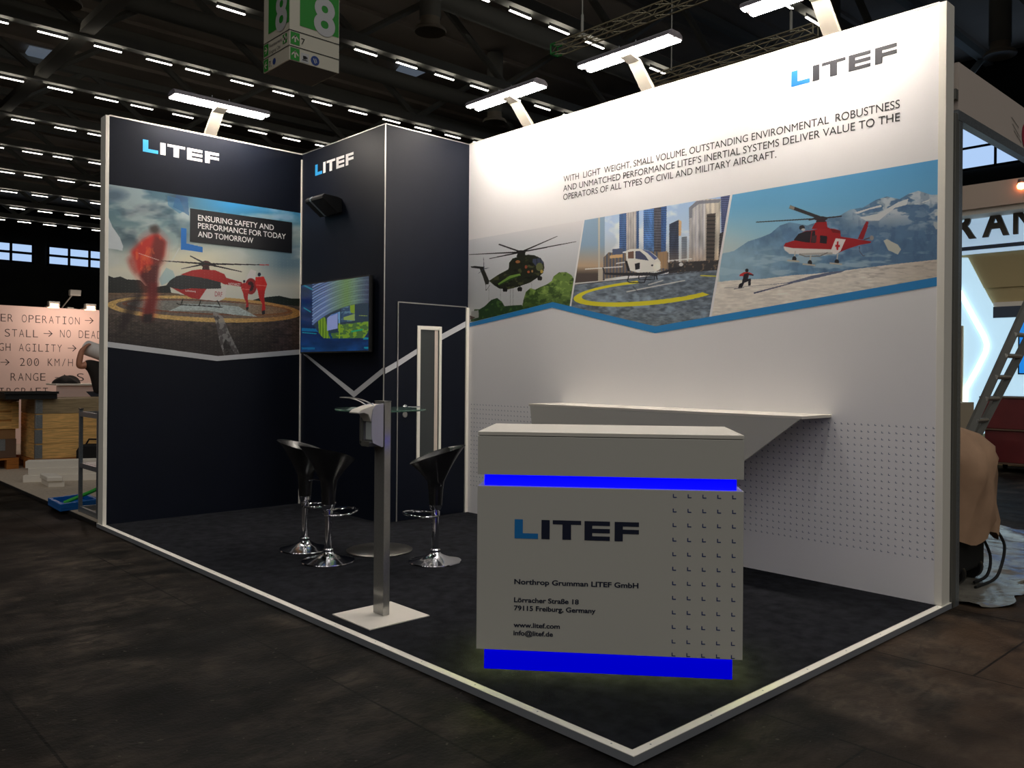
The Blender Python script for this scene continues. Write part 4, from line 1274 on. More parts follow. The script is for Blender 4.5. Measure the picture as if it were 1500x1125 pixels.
def art_city(p):
    X, Y = p.X, p.Y
    vgrad(p, [(0, (150, 186, 226)), (300, (190, 212, 236)), (560, (206, 206, 200))])
    p.blobs(all_mask(p), 140, 90, 0.5, (236, 240, 244), 0.7, 3, 4, 0.15)
    # left tower
    m = p.inside([(60, 230), (300, 190), (300, 700), (60, 720)])
    p.fill(m, (140, 168, 192)); p.fill(m*np.clip((Y-420)/160, 0, 1), (196, 164, 128), 0.9); p.fill(m*np.clip((Y-590)/60, 0, 1), (70, 62, 60), 0.9)
    p.poly([(248, 200), (262, 198), (262, 600), (248, 600)], (196, 190, 176)); p.poly([(248, 600), (285, 600), (285, 710), (248, 712)], (190, 180, 164))

    def tower(pts, c, stripes, axis, seed, c2):
        m = p.inside(pts); p.fill(m, c)
        v = X if axis == 'x' else Y
        p.fill(m*(np.mod(v, stripes) < stripes*0.42), c2, 0.8)
        p.speckle(m, 30, 120, 0.5, seed)
        p.fill(m*np.clip((Y-430)/120, 0, 1), (196, 150, 104), 0.35)
    tower([(414, 170), (470, 160), (470, 470), (414, 480)], (74, 110, 160), 16, 'y', 1, (44, 70, 116))
    tower([(470, 160), (548, 150), (548, 470), (470, 470)], (196, 190, 184), 20, 'x', 2, (160, 158, 160))
    tower([(548, 150), (568, 146), (568, 470), (548, 470)], (70, 104, 152), 12, 'y', 4, (44, 70, 116))
    tower([(604, 140), (690, 128), (690, 480), (604, 480)], (90, 136, 196), 15, 'y', 5, (40, 66, 112))
    tower([(686, 128), (742, 120), (742, 480), (686, 480)], (92, 92, 100), 22, 'y', 6, (58, 58, 66))
    tower([(742, 120), (786, 112), (780, 480), (742, 480)], (66, 104, 160), 15, 'y', 7, (36, 56, 98))
    tower([(806, 260), (880, 225), (880, 560), (806, 560)], (62, 74, 96), 18, 'y', 8, (46, 54, 72)); p.poly([(880, 225), (902, 235), (898, 350), (880, 350)], (206, 172, 130))
    tower([(902, 360), (944, 356), (944, 560), (902, 560)], (130, 142, 156), 14, 'y', 9, (90, 100, 116))
    tower([(962, 130), (1020, 75), (1090, 62), (1090, 570), (962, 590)], (188, 186, 186), 28, 'x', 10, (160, 160, 166))
    tower([(1090, 62), (1210, 60), (1200, 560), (1090, 570)], (206, 198, 184), 40, 'x', 11, (176, 168, 156))
    m = p.inside([(1100, 180), (1170, 172), (1160, 560), (1095, 560)]); p.fill(m, (82, 76, 72)); p.fill(m*(np.mod(Y, 32) < 12), (54, 52, 54))
    p.poly([(960, 130), (1020, 78), (1210, 62), (1200, 90), (1040, 100), (985, 140), (984, 210), (962, 212)], (112, 116, 130), 0.8)
    tower([(1210, 40), (1290, 20), (1250, 330), (1215, 330)], (96, 106, 146), 16, 'y', 12, (48, 54, 88))
    tower([(1200, 330), (1240, 320), (1220, 600), (1190, 600)], (74, 70, 74), 18, 'y', 13, (44, 42, 48))
    # low buildings and dark skyline
    m = p.inside([(290, 520), (330, 480), (440, 486), (600, 470), (800, 480), (800, 620), (640, 640), (290, 690)])
    p.fill(m, (128, 112, 96)); p.fill(m*(np.mod(X, 26) < 10), (70, 84, 108), 0.9)
    p.poly([(340, 505), (440, 490), (440, 520), (340, 528)], (214, 176, 126)); p.poly([(360, 455), (440, 448), (440, 495), (360, 500)], (80, 92, 120))
    p.poly([(720, 480), (790, 470), (790, 610), (720, 600)], (176, 140, 100), 0.8)
    p.poly([(800, 560), (1200, 540), (1190, 640), (800, 650)], (58, 56, 58)); p.blobs(p.inside([(800, 540), (1200, 520), (1190, 640), (800, 650)]), 16, 16, 0.62, (150, 128, 100), 0.6, 44, 2, 0.1)
    # roof deck
    m = p.inside([(20, 745), (240, 712), (480, 690), (760, 650), (1000, 628), (1200, 620), (1180, 1120), (20, 1120)])
    p.fill(m, (112, 124, 136)); p.fill(m*np.clip((Y-900)/150, 0, 1), (128, 136, 138), 0.7)
    p.speckle(m, 34, 14, 0.7, 51); p.blobs(m, 60, 18, 0.58, (62, 70, 80), 0.45, 57, 4, 0.14); p.blobs(m, 90, 60, 0.6, (168, 188, 208), 0.55, 63, 3, 0.15)
    p.line((60, 735), (1200, 612), 5, (44, 44, 50), 0.8)
    # yellow ring
    tl = lambda pts: [(x, y-(x-500)*0.085) for x, y in pts]
    a = [(math.cos(math.radians(k)), math.sin(math.radians(k))) for k in np.linspace(35, 262, 80)]
    out = [(640+585*c, 795+100*s) for c, s in a]; inn = [(640+520*c, 788+72*s) for c, s in a]
    p.poly([(x, y-(x-640)*0.085) for x, y in out+inn[::-1]], (222, 212, 52))
    p.path([(1050, 662), (1180, 668)], 8, (210, 202, 60))
    p.line((470, 790), (930, 700), 9, (206, 206, 200), 0.9); p.line((640, 735), (760, 700), 9, (206, 206, 200), 0.8); p.line((520, 745), (560, 790), 10, (60, 64, 70), 0.5)
    # white two-seat helicopter drone
    p.poly([(300, 640), (470, 640), (700, 640), (900, 590), (905, 605), (700, 664), (460, 664), (300, 655)], (44, 44, 50))
    for a_, c in (((145, 612), (440, 592)), ((388, 568), (470, 556)), ((795, 548), (985, 530))):
        p.line(a_, c, 9, (226, 226, 222), 0.9)
    p.line((285, 600), (300, 650), 12, (56, 56, 62)); p.line((845, 545), (880, 590), 14, (70, 66, 66)); p.ell(898, 575, 16, 14, (206, 206, 204))
    p.poly([(465, 470), (500, 455), (580, 452), (650, 470), (705, 510), (738, 555), (736, 610), (700, 632), (560, 640), (490, 620), (470, 560)], (226, 224, 216))
    p.poly([(482, 478), (528, 470), (528, 528), (482, 528)], (112, 84, 70)); p.poly([(540, 470), (575, 470), (618, 505), (645, 545), (540, 530)], (70, 76, 104)); p.poly([(590, 456), (650, 472), (715, 525), (690, 540), (640, 490)], (86, 100, 150))
    p.poly([(455, 545), (475, 545), (500, 625), (480, 628)], (30, 30, 34)); p.ell(560, 612, 20, 22, (240, 240, 238)); p.poly([(535, 570), (575, 560), (575, 610), (540, 618)], (30, 32, 40))
    p.ell(712, 592, 40, 44, (252, 244, 226), 0.85, 0.8); p.ell(672, 582, 8, 8, (60, 60, 66))
    p.path([(490, 660), (478, 706), (490, 716), (610, 718), (628, 668)], 8, (30, 32, 40)); p.path([(568, 664), (566, 690), (690, 696), (690, 650)], 7, (30, 32, 40)); p.line((700, 645), (712, 695), 10, (34, 34, 40))


def art_alps(p):
    X, Y = p.X, p.Y
    vgrad(p, [(0, (84, 160, 212)), (300, (110, 176, 216)), (480, (150, 196, 216)), (640, (196, 208, 206))])
    p.fill(np.clip((320-X)/300, 0, 1)*np.clip((Y-380)/160, 0, 1), (206, 212, 204), 0.6)
    far = [(60, 610), (150, 590), (240, 530), (320, 505), (380, 480), (440, 430), (500, 410), (560, 420), (610, 430), (700, 400), (820, 365), (880, 330), (960, 318), (1040, 270), (1110, 248), (1190, 265), (1250, 230), (1310, 212), (1390, 238), (1460, 236), (1460, 900), (60, 900)]
    m = p.inside(far); p.fill(m, (104, 140, 172)); p.speckle(m, 60, 50, 0.4, 3)
    p.fill(m*np.clip((X-700)/400, 0, 1), (84, 116, 150), 0.7)
    p.blobs(m*np.clip((X-800)/150, 0, 1)*np.clip((470-Y)/120, 0, 1), 110, 45, 0.50, (206, 212, 214), 0.85, 31, 4, 0.06)
    p.blobs(m*np.clip((X-480)/150, 0, 1)*np.clip((640-Y)/120, 0, 1), 70, 30, 0.60, (150, 172, 192), 0.4, 71, 4, 0.06)
    p.blobs(m, 36, 60, 0.52, (66, 96, 132), 0.35, 77, 4, 0.15)
    p.poly([(905, 350), (1010, 318), (1075, 300), (1080, 312), (1000, 330), (930, 356)], (214, 216, 214)); p.poly([(1180, 285), (1246, 262), (1236, 300), (1160, 320), (1060, 400), (980, 400), (940, 380), (1060, 355)], (206, 210, 210))
    p.poly([(1330, 284), (1388, 262), (1370, 278), (1335, 288)], (206, 210, 210)); p.poly([(1410, 350), (1450, 335), (1450, 365), (1415, 368)], (190, 196, 196)); p.poly([(1405, 405), (1450, 415), (1450, 445), (1420, 455), (1404, 430)], (170, 180, 184))
    p.poly([(1090, 525), (1110, 515), (1180, 550), (1200, 580), (1180, 612), (1120, 585)], (196, 196, 184))
    p.blobs(m*np.clip((Y-560)/60, 0, 1), 150, 40, 0.5, (176, 200, 210), 0.7, 41, 4, 0.12)
    p.fill(m*np.clip((620-X)/420, 0, 1)*np.clip((Y-480)/150, 0, 1), (164, 196, 210), 0.75)
    # snow field
    sn = [(10, 790), (130, 775), (330, 765), (520, 742), (640, 735), (850, 712), (1020, 690), (1200, 668), (1460, 640), (1460, 1100), (10, 1100)]
    m = p.inside(sn); p.fill(m, (232, 224, 212)); p.speckle(m, 40, 9, 0.22, 51)
    p.blobs(m*np.clip((X-700)/500, 0, 1), 60, 12, 0.6, (150, 140, 130), 0.5, 53, 4, 0.1); p.fill(m*np.clip((X-1000)/300, 0, 1), (186, 172, 156), 0.5)
    p.poly([(365, 800), (480, 790), (560, 768), (640, 745), (760, 722), (850, 712), (830, 722), (720, 748), (600, 775), (520, 792)], (104, 112, 136)); p.line((275, 855), (520, 790), 9, (70, 78, 104), 1, 5)
    p.line((90, 822), (420, 800), 4, (150, 146, 144), 0.7)
    # helicopter
    red = (166, 34, 40)
    p.poly([(462, 560), (474, 540), (530, 524), (560, 482), (600, 464), (650, 458), (690, 448), (780, 450), (818, 462), (822, 500), (905, 512), (1012, 530), (1010, 540), (940, 552), (870, 575), (810, 600), (760, 600), (600, 575), (520, 572)], red)
    p.poly([(638, 452), (660, 414), (690, 400), (732, 404), (738, 440), (760, 452)], (156, 30, 36)); p.poly([(756, 450), (820, 462), (820, 480), (770, 474)], (120, 28, 32))
    p.poly([(525, 522), (556, 482), (604, 466), (660, 462), (664, 540), (600, 536), (560, 528)], (40, 36, 44)); p.poly([(692, 492), (736, 496), (734, 545), (690, 540)], (38, 34, 42)); p.line((640, 466), (630, 540), 6, (150, 36, 42)); p.poly([(640, 496), (672, 490), (668, 535), (640, 536)], (74, 52, 56))
    p.poly([(462, 562), (520, 572), (600, 575), (760, 580), (762, 600), (720, 618), (600, 612), (500, 608), (470, 585)], (214, 212, 206)); p.poly([(760, 585), (790, 510), (852, 518), (820, 590), (790, 612), (760, 606)], (222, 218, 214))
    p.poly([(796, 530), (808, 530), (806, 584), (794, 584)], (196, 34, 40)); p.poly([(786, 550), (818, 552), (816, 566), (786, 564)], (196, 34, 40))
    p.poly([(928, 514), (972, 420), (984, 402), (996, 408), (990, 440), (962, 518)], (150, 34, 40)); p.line((965, 520), (1026, 500), 8, (90, 80, 84)); p.ell(1016, 508, 12, 16, (150, 146, 140)); p.path([(940, 560), (938, 590), (960, 620), (972, 622)], 4, (80, 70, 74))
    p.ell(694, 386, 46, 14, (44, 40, 44)); p.poly([(672, 390), (718, 390), (730, 408), (664, 410)], (60, 40, 44))
    for c, w0, w in (((290, 409), 12, 6), ((500, 312), 30, 22), ((828, 372), 14, 8), ((620, 395), 8, 8)):
        p.line((700, 385), c, w0*0.7, (54, 50, 54), 1, w)
    p.line((500, 312), (530, 322), 18, (150, 136, 124), 1, 20)
    p.ell(578, 444, 18, 16, (40, 38, 42)); p.ell(586, 456, 12, 8, (200, 196, 190))
    p.line((560, 612), (770, 605), 14, (176, 172, 166)); p.path([(560, 610), (600, 625), (690, 622), (740, 600)], 6, (120, 116, 112))
    for x, y in ((530, 640), (628, 664), (797, 658)):
        p.line((x+6, y-50), (x, y), 9, (190, 186, 178)); p.ell(x, y, 14, 17, (34, 32, 36)); p.line((x-45, y+8), (x+32, y+16), 9, (190, 180, 160))
    # kneeling skier
    p.ell(232, 712, 11, 12, (34, 30, 36)); p.poly([(186, 738), (214, 722), (250, 724), (274, 738), (270, 746), (244, 742), (240, 764), (210, 764), (208, 748), (186, 748)], (198, 48, 46)); p.poly([(214, 735), (246, 726), (240, 764), (258, 762), (256, 808), (240, 808), (240, 780), (216, 790), (200, 824), (176, 824), (184, 798), (200, 790)], (36, 34, 44))
    p.line((240, 738), (274, 742), 8, (36, 34, 42)); p.line((150, 828), (215, 820), 5, (120, 116, 118))


# three pictures on the white wall, divided by slanted white gaps
u_ = WHITE.szl
zt_l = WHITE.sz(688, 353.5)[1]
ztop = lambda s: zt_l
d1t, d1b = WHITE.sz(856, 321.5), WHITE.sz(835.5, 448)
top_z = float(np.mean([WHITE.sz(x, y)[1] for x, y in ((688, 353.5), (856, 321.5), (1068, 284.5), (1377.5, 233))]))
sx = lambda x, y: WHITE.sz(x, y)[0]
A0 = (0.004, top_z); A1 = (sx(854.5, 322), top_z)
B0 = (sx(856.5, 322), top_z); B1 = (sx(1069.5, 284.5), top_z)
C0 = (sx(1073, 283.5), top_z); C1 = (sx(1377.8, 233), top_z)
upl = lambda s: float(np.interp(s, [q[0] for q in ups], [q[1] for q in ups]))
a1b = sx(834.5, 448); b0b = sx(837, 448.5); b1b = sx(1039, 464.5); c0b = sx(1042.5, 464)
picture('picture_print', WHITE, A0, A1, (0.004, upl(0.004)), [ups[1]], (a1b, upl(a1b)), image_pixels(WHITE, 680, 320, 6.617), 300, 300, art_army, 1.12, PRINT, t_white, 0.001, 'military helicopter picture above trees')
picture('picture_print', WHITE, B0, B1, (b0b, upl(b0b)), [ups[2]], (b1b, upl(b1b)), image_pixels(WHITE, 830, 280, 5.356), 400, 340, art_city, 1.12, PRINT, t_white, 0.001, 'air taxi picture with city towers')
picture('picture_print', WHITE, C0, C1, (c0b, upl(c0b)), [], (C1[0], upl(C1[0])), image_pixels(WHITE, 1040, 230, 4.2857), 520, 380, art_alps, 1.05, PRINT, t_white, 0.001, 'red rescue helicopter picture with snowy mountains')


def art_screen(p):
    X, Y = p.X, p.Y
    vgrad(p, [(100, (20, 52, 92)), (520, (16, 52, 96)), (800, (14, 40, 84)), (1010, (12, 60, 112))])
    p.speckle(all_mask(p), 120, 70, 0.7, 5)
    for a, c, w in (((118, 222), (226, 276), 16), ((118, 488), (205, 540), 12), ((100, 780), (270, 795), 10), ((820, 850), (885, 850), 24), ((830, 960), (885, 960), 20)):
        p.line(a, c, w, (24, 150, 170), 0.85)
    p.line((95, 745), (290, 755), 36, (12, 110, 160), 0.85); p.line((95, 968), (250, 968), 26, (16, 104, 150), 0.8); p.ell(150, 400, 90, 60, (10, 34, 90), 0.7, 0.6)
    # board inside the ring
    p.poly([(240, 700), (270, 600), (330, 555), (880, 420), (880, 780), (820, 850), (350, 850), (300, 790)], (40, 62, 78))
    m = p.inside([(288, 600), (330, 560), (380, 620), (400, 740), (430, 850), (350, 845), (300, 790)]); p.fill(m, (120, 158, 44)); p.fill(m*(np.mod(X, 34) < 14), (78, 116, 34))
    m = p.inside([(520, 690), (880, 650), (880, 770), (830, 845), (440, 850), (440, 790), (530, 780)]); p.fill(m, (74, 112, 58)); p.blobs(m, 40, 24, 0.5, (134, 172, 44), 0.8, 12, 3, 0.05)
    m = p.inside([(560, 440), (720, 420), (725, 640), (560, 660)]); p.fill(m, (52, 80, 110)); p.blobs(m, 36, 30, 0.55, (110, 150, 170), 0.7, 17, 3, 0.05)
    p.poly([(664, 452), (722, 440), (722, 560), (668, 545)], (130, 162, 44)); p.poly([(590, 600), (720, 560), (720, 640), (590, 632)], (142, 168, 92)); p.line((680, 770), (815, 745), 18, (30, 160, 110)); p.line((540, 670), (540, 850), 14, (140, 170, 44)); p.line((770, 580), (870, 585), 6, (150, 170, 80)); p.line((420, 790), (450, 850), 24, (18, 66, 112))
    p.poly([(394, 612), (444, 570), (518, 548), (520, 732), (394, 760)], (146, 160, 214)); p.poly([(428, 580), (540, 535), (520, 552), (444, 585)], (70, 120, 190)); p.poly([(524, 540), (550, 536), (548, 668), (526, 672)], (110, 160, 206))
    # fibre coil: turns along an arc
    n = 17
    for k in range(n):
        f = k/(n-1)
        pts = []
        for q in np.linspace(0, 1, 26):
            x = 214+(890-214)*q
            y_low = 690-(690-418)*(1-(1-q)**2.1)**0.95
            y_top = 150-190*(1-(1-q)**1.5)
            pts.append((x+(8 if q == 0 else 0), y_low*(1-f)+y_top*f))
        base = np.array((128, 152, 196)) if k % 2 else np.array((96, 122, 170))
        w = 36*(1-0.35*f)
        for a, c in zip(pts[:-1], pts[1:]):
            xm = a[0]
            g = np.clip(1-abs(xm-610)/260, 0, 1); dk = np.clip((xm-700)/200, 0, 1)
            col = base*(1-g)+np.array((112, 150, 92))*g
            col = col*(1-0.5*dk)
            p.line(a, (c[0]+3, c[1]), w*(0.6+0.4*min(1, (xm-200)/300)), col)
            p.line((a[0], a[1]+w*0.42), (c[0]+3, c[1]+w*0.42), 5, col*0.5, 0.55)


tvs = [(AY-5.690, 2.213), (AY-4.476, 2.213), (AY-5.690, 1.555), (AY-4.476, 1.555)]
picture('screen', TP, tvs[0], tvs[1], tvs[2], [], tvs[3], image_pixels(TP, 430, 390, 8.04), 200, 200, art_screen, 1.0, SCREEN, t_tv, 0.0, 'lit screen')

# ================================================================== NEIGHBOURING STALLS, LEFT
t = thing('stall_platform', (0.02, 6.03, 0), 'grey carpeted platform of the half-built stall on the left', 'platform')
B().box(0.03, 6.5, 6.03, 15.0, 0.0, 0.03).build('grey_carpet_top', 'stall_carpet', t)
B().box(0.018, 0.03, 6.03, 15.0, 0.0, 0.03).build('edge_strip', 'matte_black', t)
SZ = 0.03

# lettered back wall of that stall
TW = Plane((-6.0, 15.0), (1, 0))
t = thing('lettered_stall_wall', (0.0, 15.0, 0), 'pale stall wall printed with dark typewriter lettering and arrows, behind the wooden crates', 'stall wall')
B().box(-6.0, 7.0, 15.0, 15.08, 0.0, 2.475).build('board', 'mono_wall', t)


def mono(rows, plane):
    """typewriter lettering: every character on its own pitch; '>' stands for an arrow"""
    b = B(); ch = cap_h(0.0)
    for body, sL, pitch, z0, h in rows:
        for k, c in enumerate(body):
            s = sL+k*pitch
            if c == ' ':
                continue
            if c == '>':
                a, m, w = s-0.05*pitch, z0+h*0.45, h*0.07
                e = s+pitch*(0.8 if len(body) == 1 else 1.25)
                for q in ([(a, m-w/2), (e, m-w/2), (e, m+w/2), (a, m+w/2)], [(e, m), (e-h*.42, m+h*.42), (e-h*.42-w, m+h*.42-w), (e-2*w, m)], [(e, m), (e-2*w, m), (e-h*.42-w, m-h*.42+w), (e-h*.42, m-h*.42)]):
                    qq = [plane.p3(x, y, 0.002) for x, y in q]
                    nrm = np.cross(qq[1]-qq[0], qq[2]-qq[0])
                    b.face(qq if np.dot(nrm, plane.n) > 0 else qq[::-1])
                continue
            v, f = text_faces(c, -0.014)
            xs = [p_[0] for p_ in v]; x0, x1 = min(xs), max(xs)
            w = pitch*0.72 if c not in 'I/' else pitch*0.5
            wch = x1-x0
            kx = w/wch if c not in 'I' else (pitch*0.12)/wch
            off = (pitch-wch*kx)/2
            i = len(b.v)
            b.v += [tuple(plane.p3(s+off+(x-x0)*kx, z0+y*h/ch, 0.002)) for x, y in v]
            for q in f:
                b.f.append([i+t_ for t_ in q]); b.mi.append(0); b.sm.append(False)
            if c == 'I':
                for zz_ in (z0, z0+h*0.91):
                    b.face([plane.p3(s+pitch*.22, zz_, 0.002), plane.p3(s+pitch*.78, zz_, 0.002), plane.p3(s+pitch*.78, zz_+h*.09, 0.002), plane.p3(s+pitch*.22, zz_+h*.09, 0.002)])
            if c == '0':
                b.face([plane.p3(s+pitch*.36, z0+h*.28, 0.002), plane.p3(s+pitch*.44, z0+h*.28, 0.002), plane.p3(s+pitch*.64, z0+h*.72, 0.002), plane.p3(s+pitch*.56, z0+h*.72, 0.002)])
    return b


def row(body, xa, xb, ybase, cap):
    """row placed by the left of its first and the right of its last letter"""
    s0, z0 = TW.sz(xa, ybase); s1, z1 = TW.sz(xb, ybase+1.5)
    pitch = (s1-s0)/(len(body)-0.2)
    return (body, s0, pitch, (z0+z1)/2, TW.sz(xa, ybase-cap)[1]-z0)


rows = [row('ER OPERATION', -0.5, 116, 472.5, 11.5), row('>', 125, 137, 474, 11.5), row('STALL', 5.5, 55, 493, 11.5), row('>', 64.5, 77, 493, 11.5), row('NO DEAD', 86.5, 148, 494.5, 11.5),
        row('GH AGILITY', -3, 90, 514, 11.5), row('>', 100, 112, 514.5, 11.5), row('>', 1.5, 14, 535, 11.5), row('200 KM/H', 27.5, 106, 535.5, 11.5),
        row('RANGE', 14, 66, 557, 11.5), row('> S', 81, 122, 557.5, 11.5), row('IRCRAFT', -3, 69.5, 578.5, 11.5), row('>', 97, 110, 577, 11.5)]
mono(rows, TW).build('wall_lettering', 'brown_ink', t)


def clip_lamp(px, tilt, glow, label):
    s, z = TW.sz(*px)
    p0 = TW.p3(s, 2.475, -0.04)
    t = thing('clip_lamp', p0, label, 'lamp', None)
    B().box(p0[0]-0.05, p0[0]+0.05, 14.97, 15.1, 2.475, 2.50).build('clamp', 'alu_grey', t)
    h = TW.p3(s, z, 0.28)
    b = B(); b.tube([(p0[0]-tilt*0.5, 15.03, 2.49), h+np.array([0, 0.03, 0.02])], 0.012, seg=8); b.build('arm', 'alu_grey', t)
    b = B(); b.box(h[0]-0.09, h[0]+0.09, h[1]-0.06, h[1]+0.06, h[2]-0.045, h[2]+0.06); b.build('lamp_head', 'alu_grey', t, bevel=0.01)
    if glow:
        b = B(); b.box(h[0]-0.08, h[0]+0.08, h[1]-0.064, h[1]+0.05, h[2]-0.058, h[2]-0.046); b.box(h[0]-0.065, h[0]+0.065, h[1]-0.066, h[1]-0.0605, h[2]-0.04, h[2]+0.015)
        b.build('bulb', 'halogen', t)
        ld = bpy.data.lights.new('clip_lamp_light', 'POINT'); ld.energy = 17.0; ld.shadow_soft_size = 0.08; ld.color = (1.0, 0.80, 0.68)
        lo = bpy.data.objects.new('clip_lamp_light', ld); COL.objects.link(lo); lo.location = [float(v) for v in h+np.array([0, -0.55, -0.14])]


clip_lamp((72, 447.5), 0.0, True, 'glowing orange clip lamp on top edge of the lettered wall, left one of two lit')
clip_lamp((103, 431), 0.25, False, 'unlit grey floodlight on tilted arm between the two glowing lamps')
clip_lamp((125, 451), 0.0, True, 'glowing clip lamp on the lettered wall nearest the black partition')


# wooden crates and boxes
def crate(x, y, z, w, d, hb, nb, mats_, name, label, brackets=True):
    t = thing(name, (x+w/2, y+d/2, z), label, 'crate')
    for k in range(nb):
        b = B(); z0 = z+k*hb; th = 0.022
        b.box(x, x+w, y, y+th, z0+0.002, z0+hb-0.002); b.box(x, x+w, y+d-th, y+d, z0+0.002, z0+hb-0.002)
        b.box(x, x+th, y+th, y+d-th, z0+0.002, z0+hb-0.002); b.box(x+w-th, x+w, y+th, y+d-th, z0+0.002, z0+hb-0.002)
        b.build('collar', mats_[k], t, bevel=0.002)
    B().box(x+0.02, x+w-0.02, y+0.02, y+d-0.02, z+nb*hb-0.03, z+nb*hb-0.012).build('cover_board', mats_[-1], t)
    if brackets:
        for cx in (x, x+w):
            b = B(); sx_ = 1 if cx == x else -1
            for k in range(nb):
                z0 = z+k*hb
                b.box(min(cx, cx+sx_*0.075), max(cx, cx+sx_*0.075), y-0.004, y-0.0005, z0+0.01, z0+hb-0.01)
                xo = cx-0.004 if sx_ > 0 else cx+0.0005
                b.box(xo, xo+0.0035, y, y+0.075, z0+0.01, z0+hb-0.01)
                b.tube([(cx-sx_*0.004, y-0.004, z0+0.008), (cx-sx_*0.004, y-0.004, z0+hb-0.008)], 0.008, seg=8)
            b.build('corner_hinge', 'galv', t)
    return t


def pallet(x, y, z, w, d, label):
    t = thing('wooden_pallet', (x+w/2, y+d/2, z), label, 'pallet')
    for k in range(5):
        B().box(x, x+w, y+k*(d-0.1)/4, y+0.1+k*(d-0.1)/4, z+0.122, z+0.144).build('deck_board', 'pallet', t)
    for k in range(3):
        xx = x+k*(w-0.14)/2
        B().box(xx, xx+0.14, y, y+d, z+0.1, z+0.1215).build('stringer_board', 'pallet', t)
        for j in range(3):
            yy = y+j*(d-0.14)/2
            B().box(xx, xx+0.14, yy, yy+0.14, z+0.0, z+0.0995).build('block', 'pallet', t)
    return t


CX, CY = 0.60, 10.5
pallet(CX-0.03, CY-0.03, SZ, 1.35, 0.95, 'orange-brown pallet under the tall wooden crate')
crate(CX, CY, SZ+0.146, 1.2, 0.8, 0.1985, 4, ['pine', 'pine', 'pine', 'pine_grey'], 'wooden_crate', 'tall wooden crate of four stacked collars with metal corner hinges')
t = thing('black_tray', (0.62, 10.4, 0.98), 'flat black plastic tray lying on the corner of the tall wooden crate', 'tray')
zt_ = SZ+0.146+4*0.1985
ta, tb = cut(8, 580, 1, 10.42)[0], cut(84, 580, 1, 10.42)[0]
b = B(); b.box(ta+.02, tb-.02, 10.44, 10.90, zt_+0.001, zt_+0.02); b.box(ta, tb, 10.42, 10.44, zt_+0.001, zt_+0.095); b.box(ta, tb, 10.90, 10.92, zt_+0.001, zt_+0.095)
b.box(ta, ta+.02, 10.44, 10.90, zt_+0.001, zt_+0.095); b.box(tb-.02, tb, 10.44, 10.90, zt_+0.001, zt_+0.095)
b.build('tray_shell', 'matte_black', t, bevel=0.004)
b = B(); b.box(ta-.015, tb+.015, 10.40, 10.419, zt_+0.07, zt_+0.10); b.build('tray_rim', 'matte_black', t)

bxr = cut(24, 640, 1, 10.95)[0]
pallet(bxr-1.2, 10.9, SZ, 1.22, 0.9, 'low pallet at the left edge under the cardboard boxes')
zb0 = SZ+0.146
hz = [zb0]+[cut(14, py, 1, 10.95)[2] for py in (643, 628, 588, 574)]
t = thing('cardboard_box', (bxr-0.5, 11.2, hz[0]), 'brown taped cardboard box at the left edge, on the low pallet', 'box')
B().box(bxr-1.0, bxr, 10.95, 11.6, hz[0]+.001, hz[1]).build('box_body', 'card_dark', t, bevel=0.004)
B().box(bxr-0.20, bxr-0.13, 10.947, 10.95, hz[0]+.1, hz[1]).build('packing_tape', 'galv', t)
t = thing('cardboard_box', (bxr-0.5, 11.2, hz[1]), 'brown cardboard box resting on the taped box at the left edge', 'box')
B().box(bxr-1.0, bxr-0.01, 10.95, 11.6, hz[1]+.001, hz[2]-.001).build('box_body', 'card', t, bevel=0.004)
t = thing('slatted_wooden_box', (bxr-0.5, 11.2, hz[2]), 'light slatted wooden box under the topmost carton at the left edge', 'box')
b = B(); hh = (hz[3]-hz[2])/3
for k in range(3):
    b.box(bxr-1.0, bxr+0.02, 10.93, 10.95, hz[2]+.001+k*hh, hz[2]+k*hh+hh*0.8)
b.box(bxr-1.0, bxr+0.01, 10.951, 11.6, hz[2]+.001, hz[3]-.002); b.box(bxr-0.06, bxr+0.02, 10.915, 10.93, hz[2]+.001, hz[3]-.002)
b.build('box_slats', 'pine', t)
t = thing('cardboard_box', (bxr-0.45, 11.2, hz[3]), 'topmost pale carton of the stack at the left edge', 'box')
B().box(bxr-1.0, bxr+0.03, 10.94, 11.6, hz[3]+.001, hz[4]).build('box_body', 'card', t, bevel=0.004)

# white boards lying on the carpet
fl_ = lambda x, y: cut(x, y, 2, SZ)
q0, q1 = fl_(33.5, 707), fl_(148, 703)
bd = (q1-q0)/np.linalg.norm(q1-q0); bn = np.array([-bd[1], bd[0], 0.0])
labs = ['long white board at the bottom of the pile before the wooden crate', 'long white board in the middle of the pile before the wooden crate', 'long white board on top of the pile before the wooden crate']
for k, (sh, ln_, lab) in enumerate(zip((0.0, 0.05, 0.02), (1.35, 1.3, 1.32), labs)):
    o = B().obox(q0+bd*sh+bn*0.01*k+Z3*0.082*k, bd*ln_, bn*(0.22-0.01*k), Z3*0.0815).build('white_board', 'board_white', None, bevel=0.003)
    put(o, lab, 'board', 'white boards piled on grey carpet')
p1, p2, p3_ = fl_(60.5, 708.0), fl_(71, 713.8), fl_(94.5, 713)
p4 = p1+p3_-p2
o = B().prism([p1, p2, p3_, p4], (0, 0, 0.06)).build('white_block', 'board_white', None, bevel=0.003)
put(o, 'lower of two small white blocks lying on the grey carpet', 'block', 'white blocks on grey carpet')
sh = np.array([-0.02, -0.015, 0.061])
o = B().prism([p1+sh, p2+sh, p3_+sh, p4+sh], (0, 0, 0.06)).build('white_block', 'board_white', None, bevel=0.014)
put(o, 'upper of two small white blocks lying on the grey carpet', 'block', 'white blocks on grey carpet')

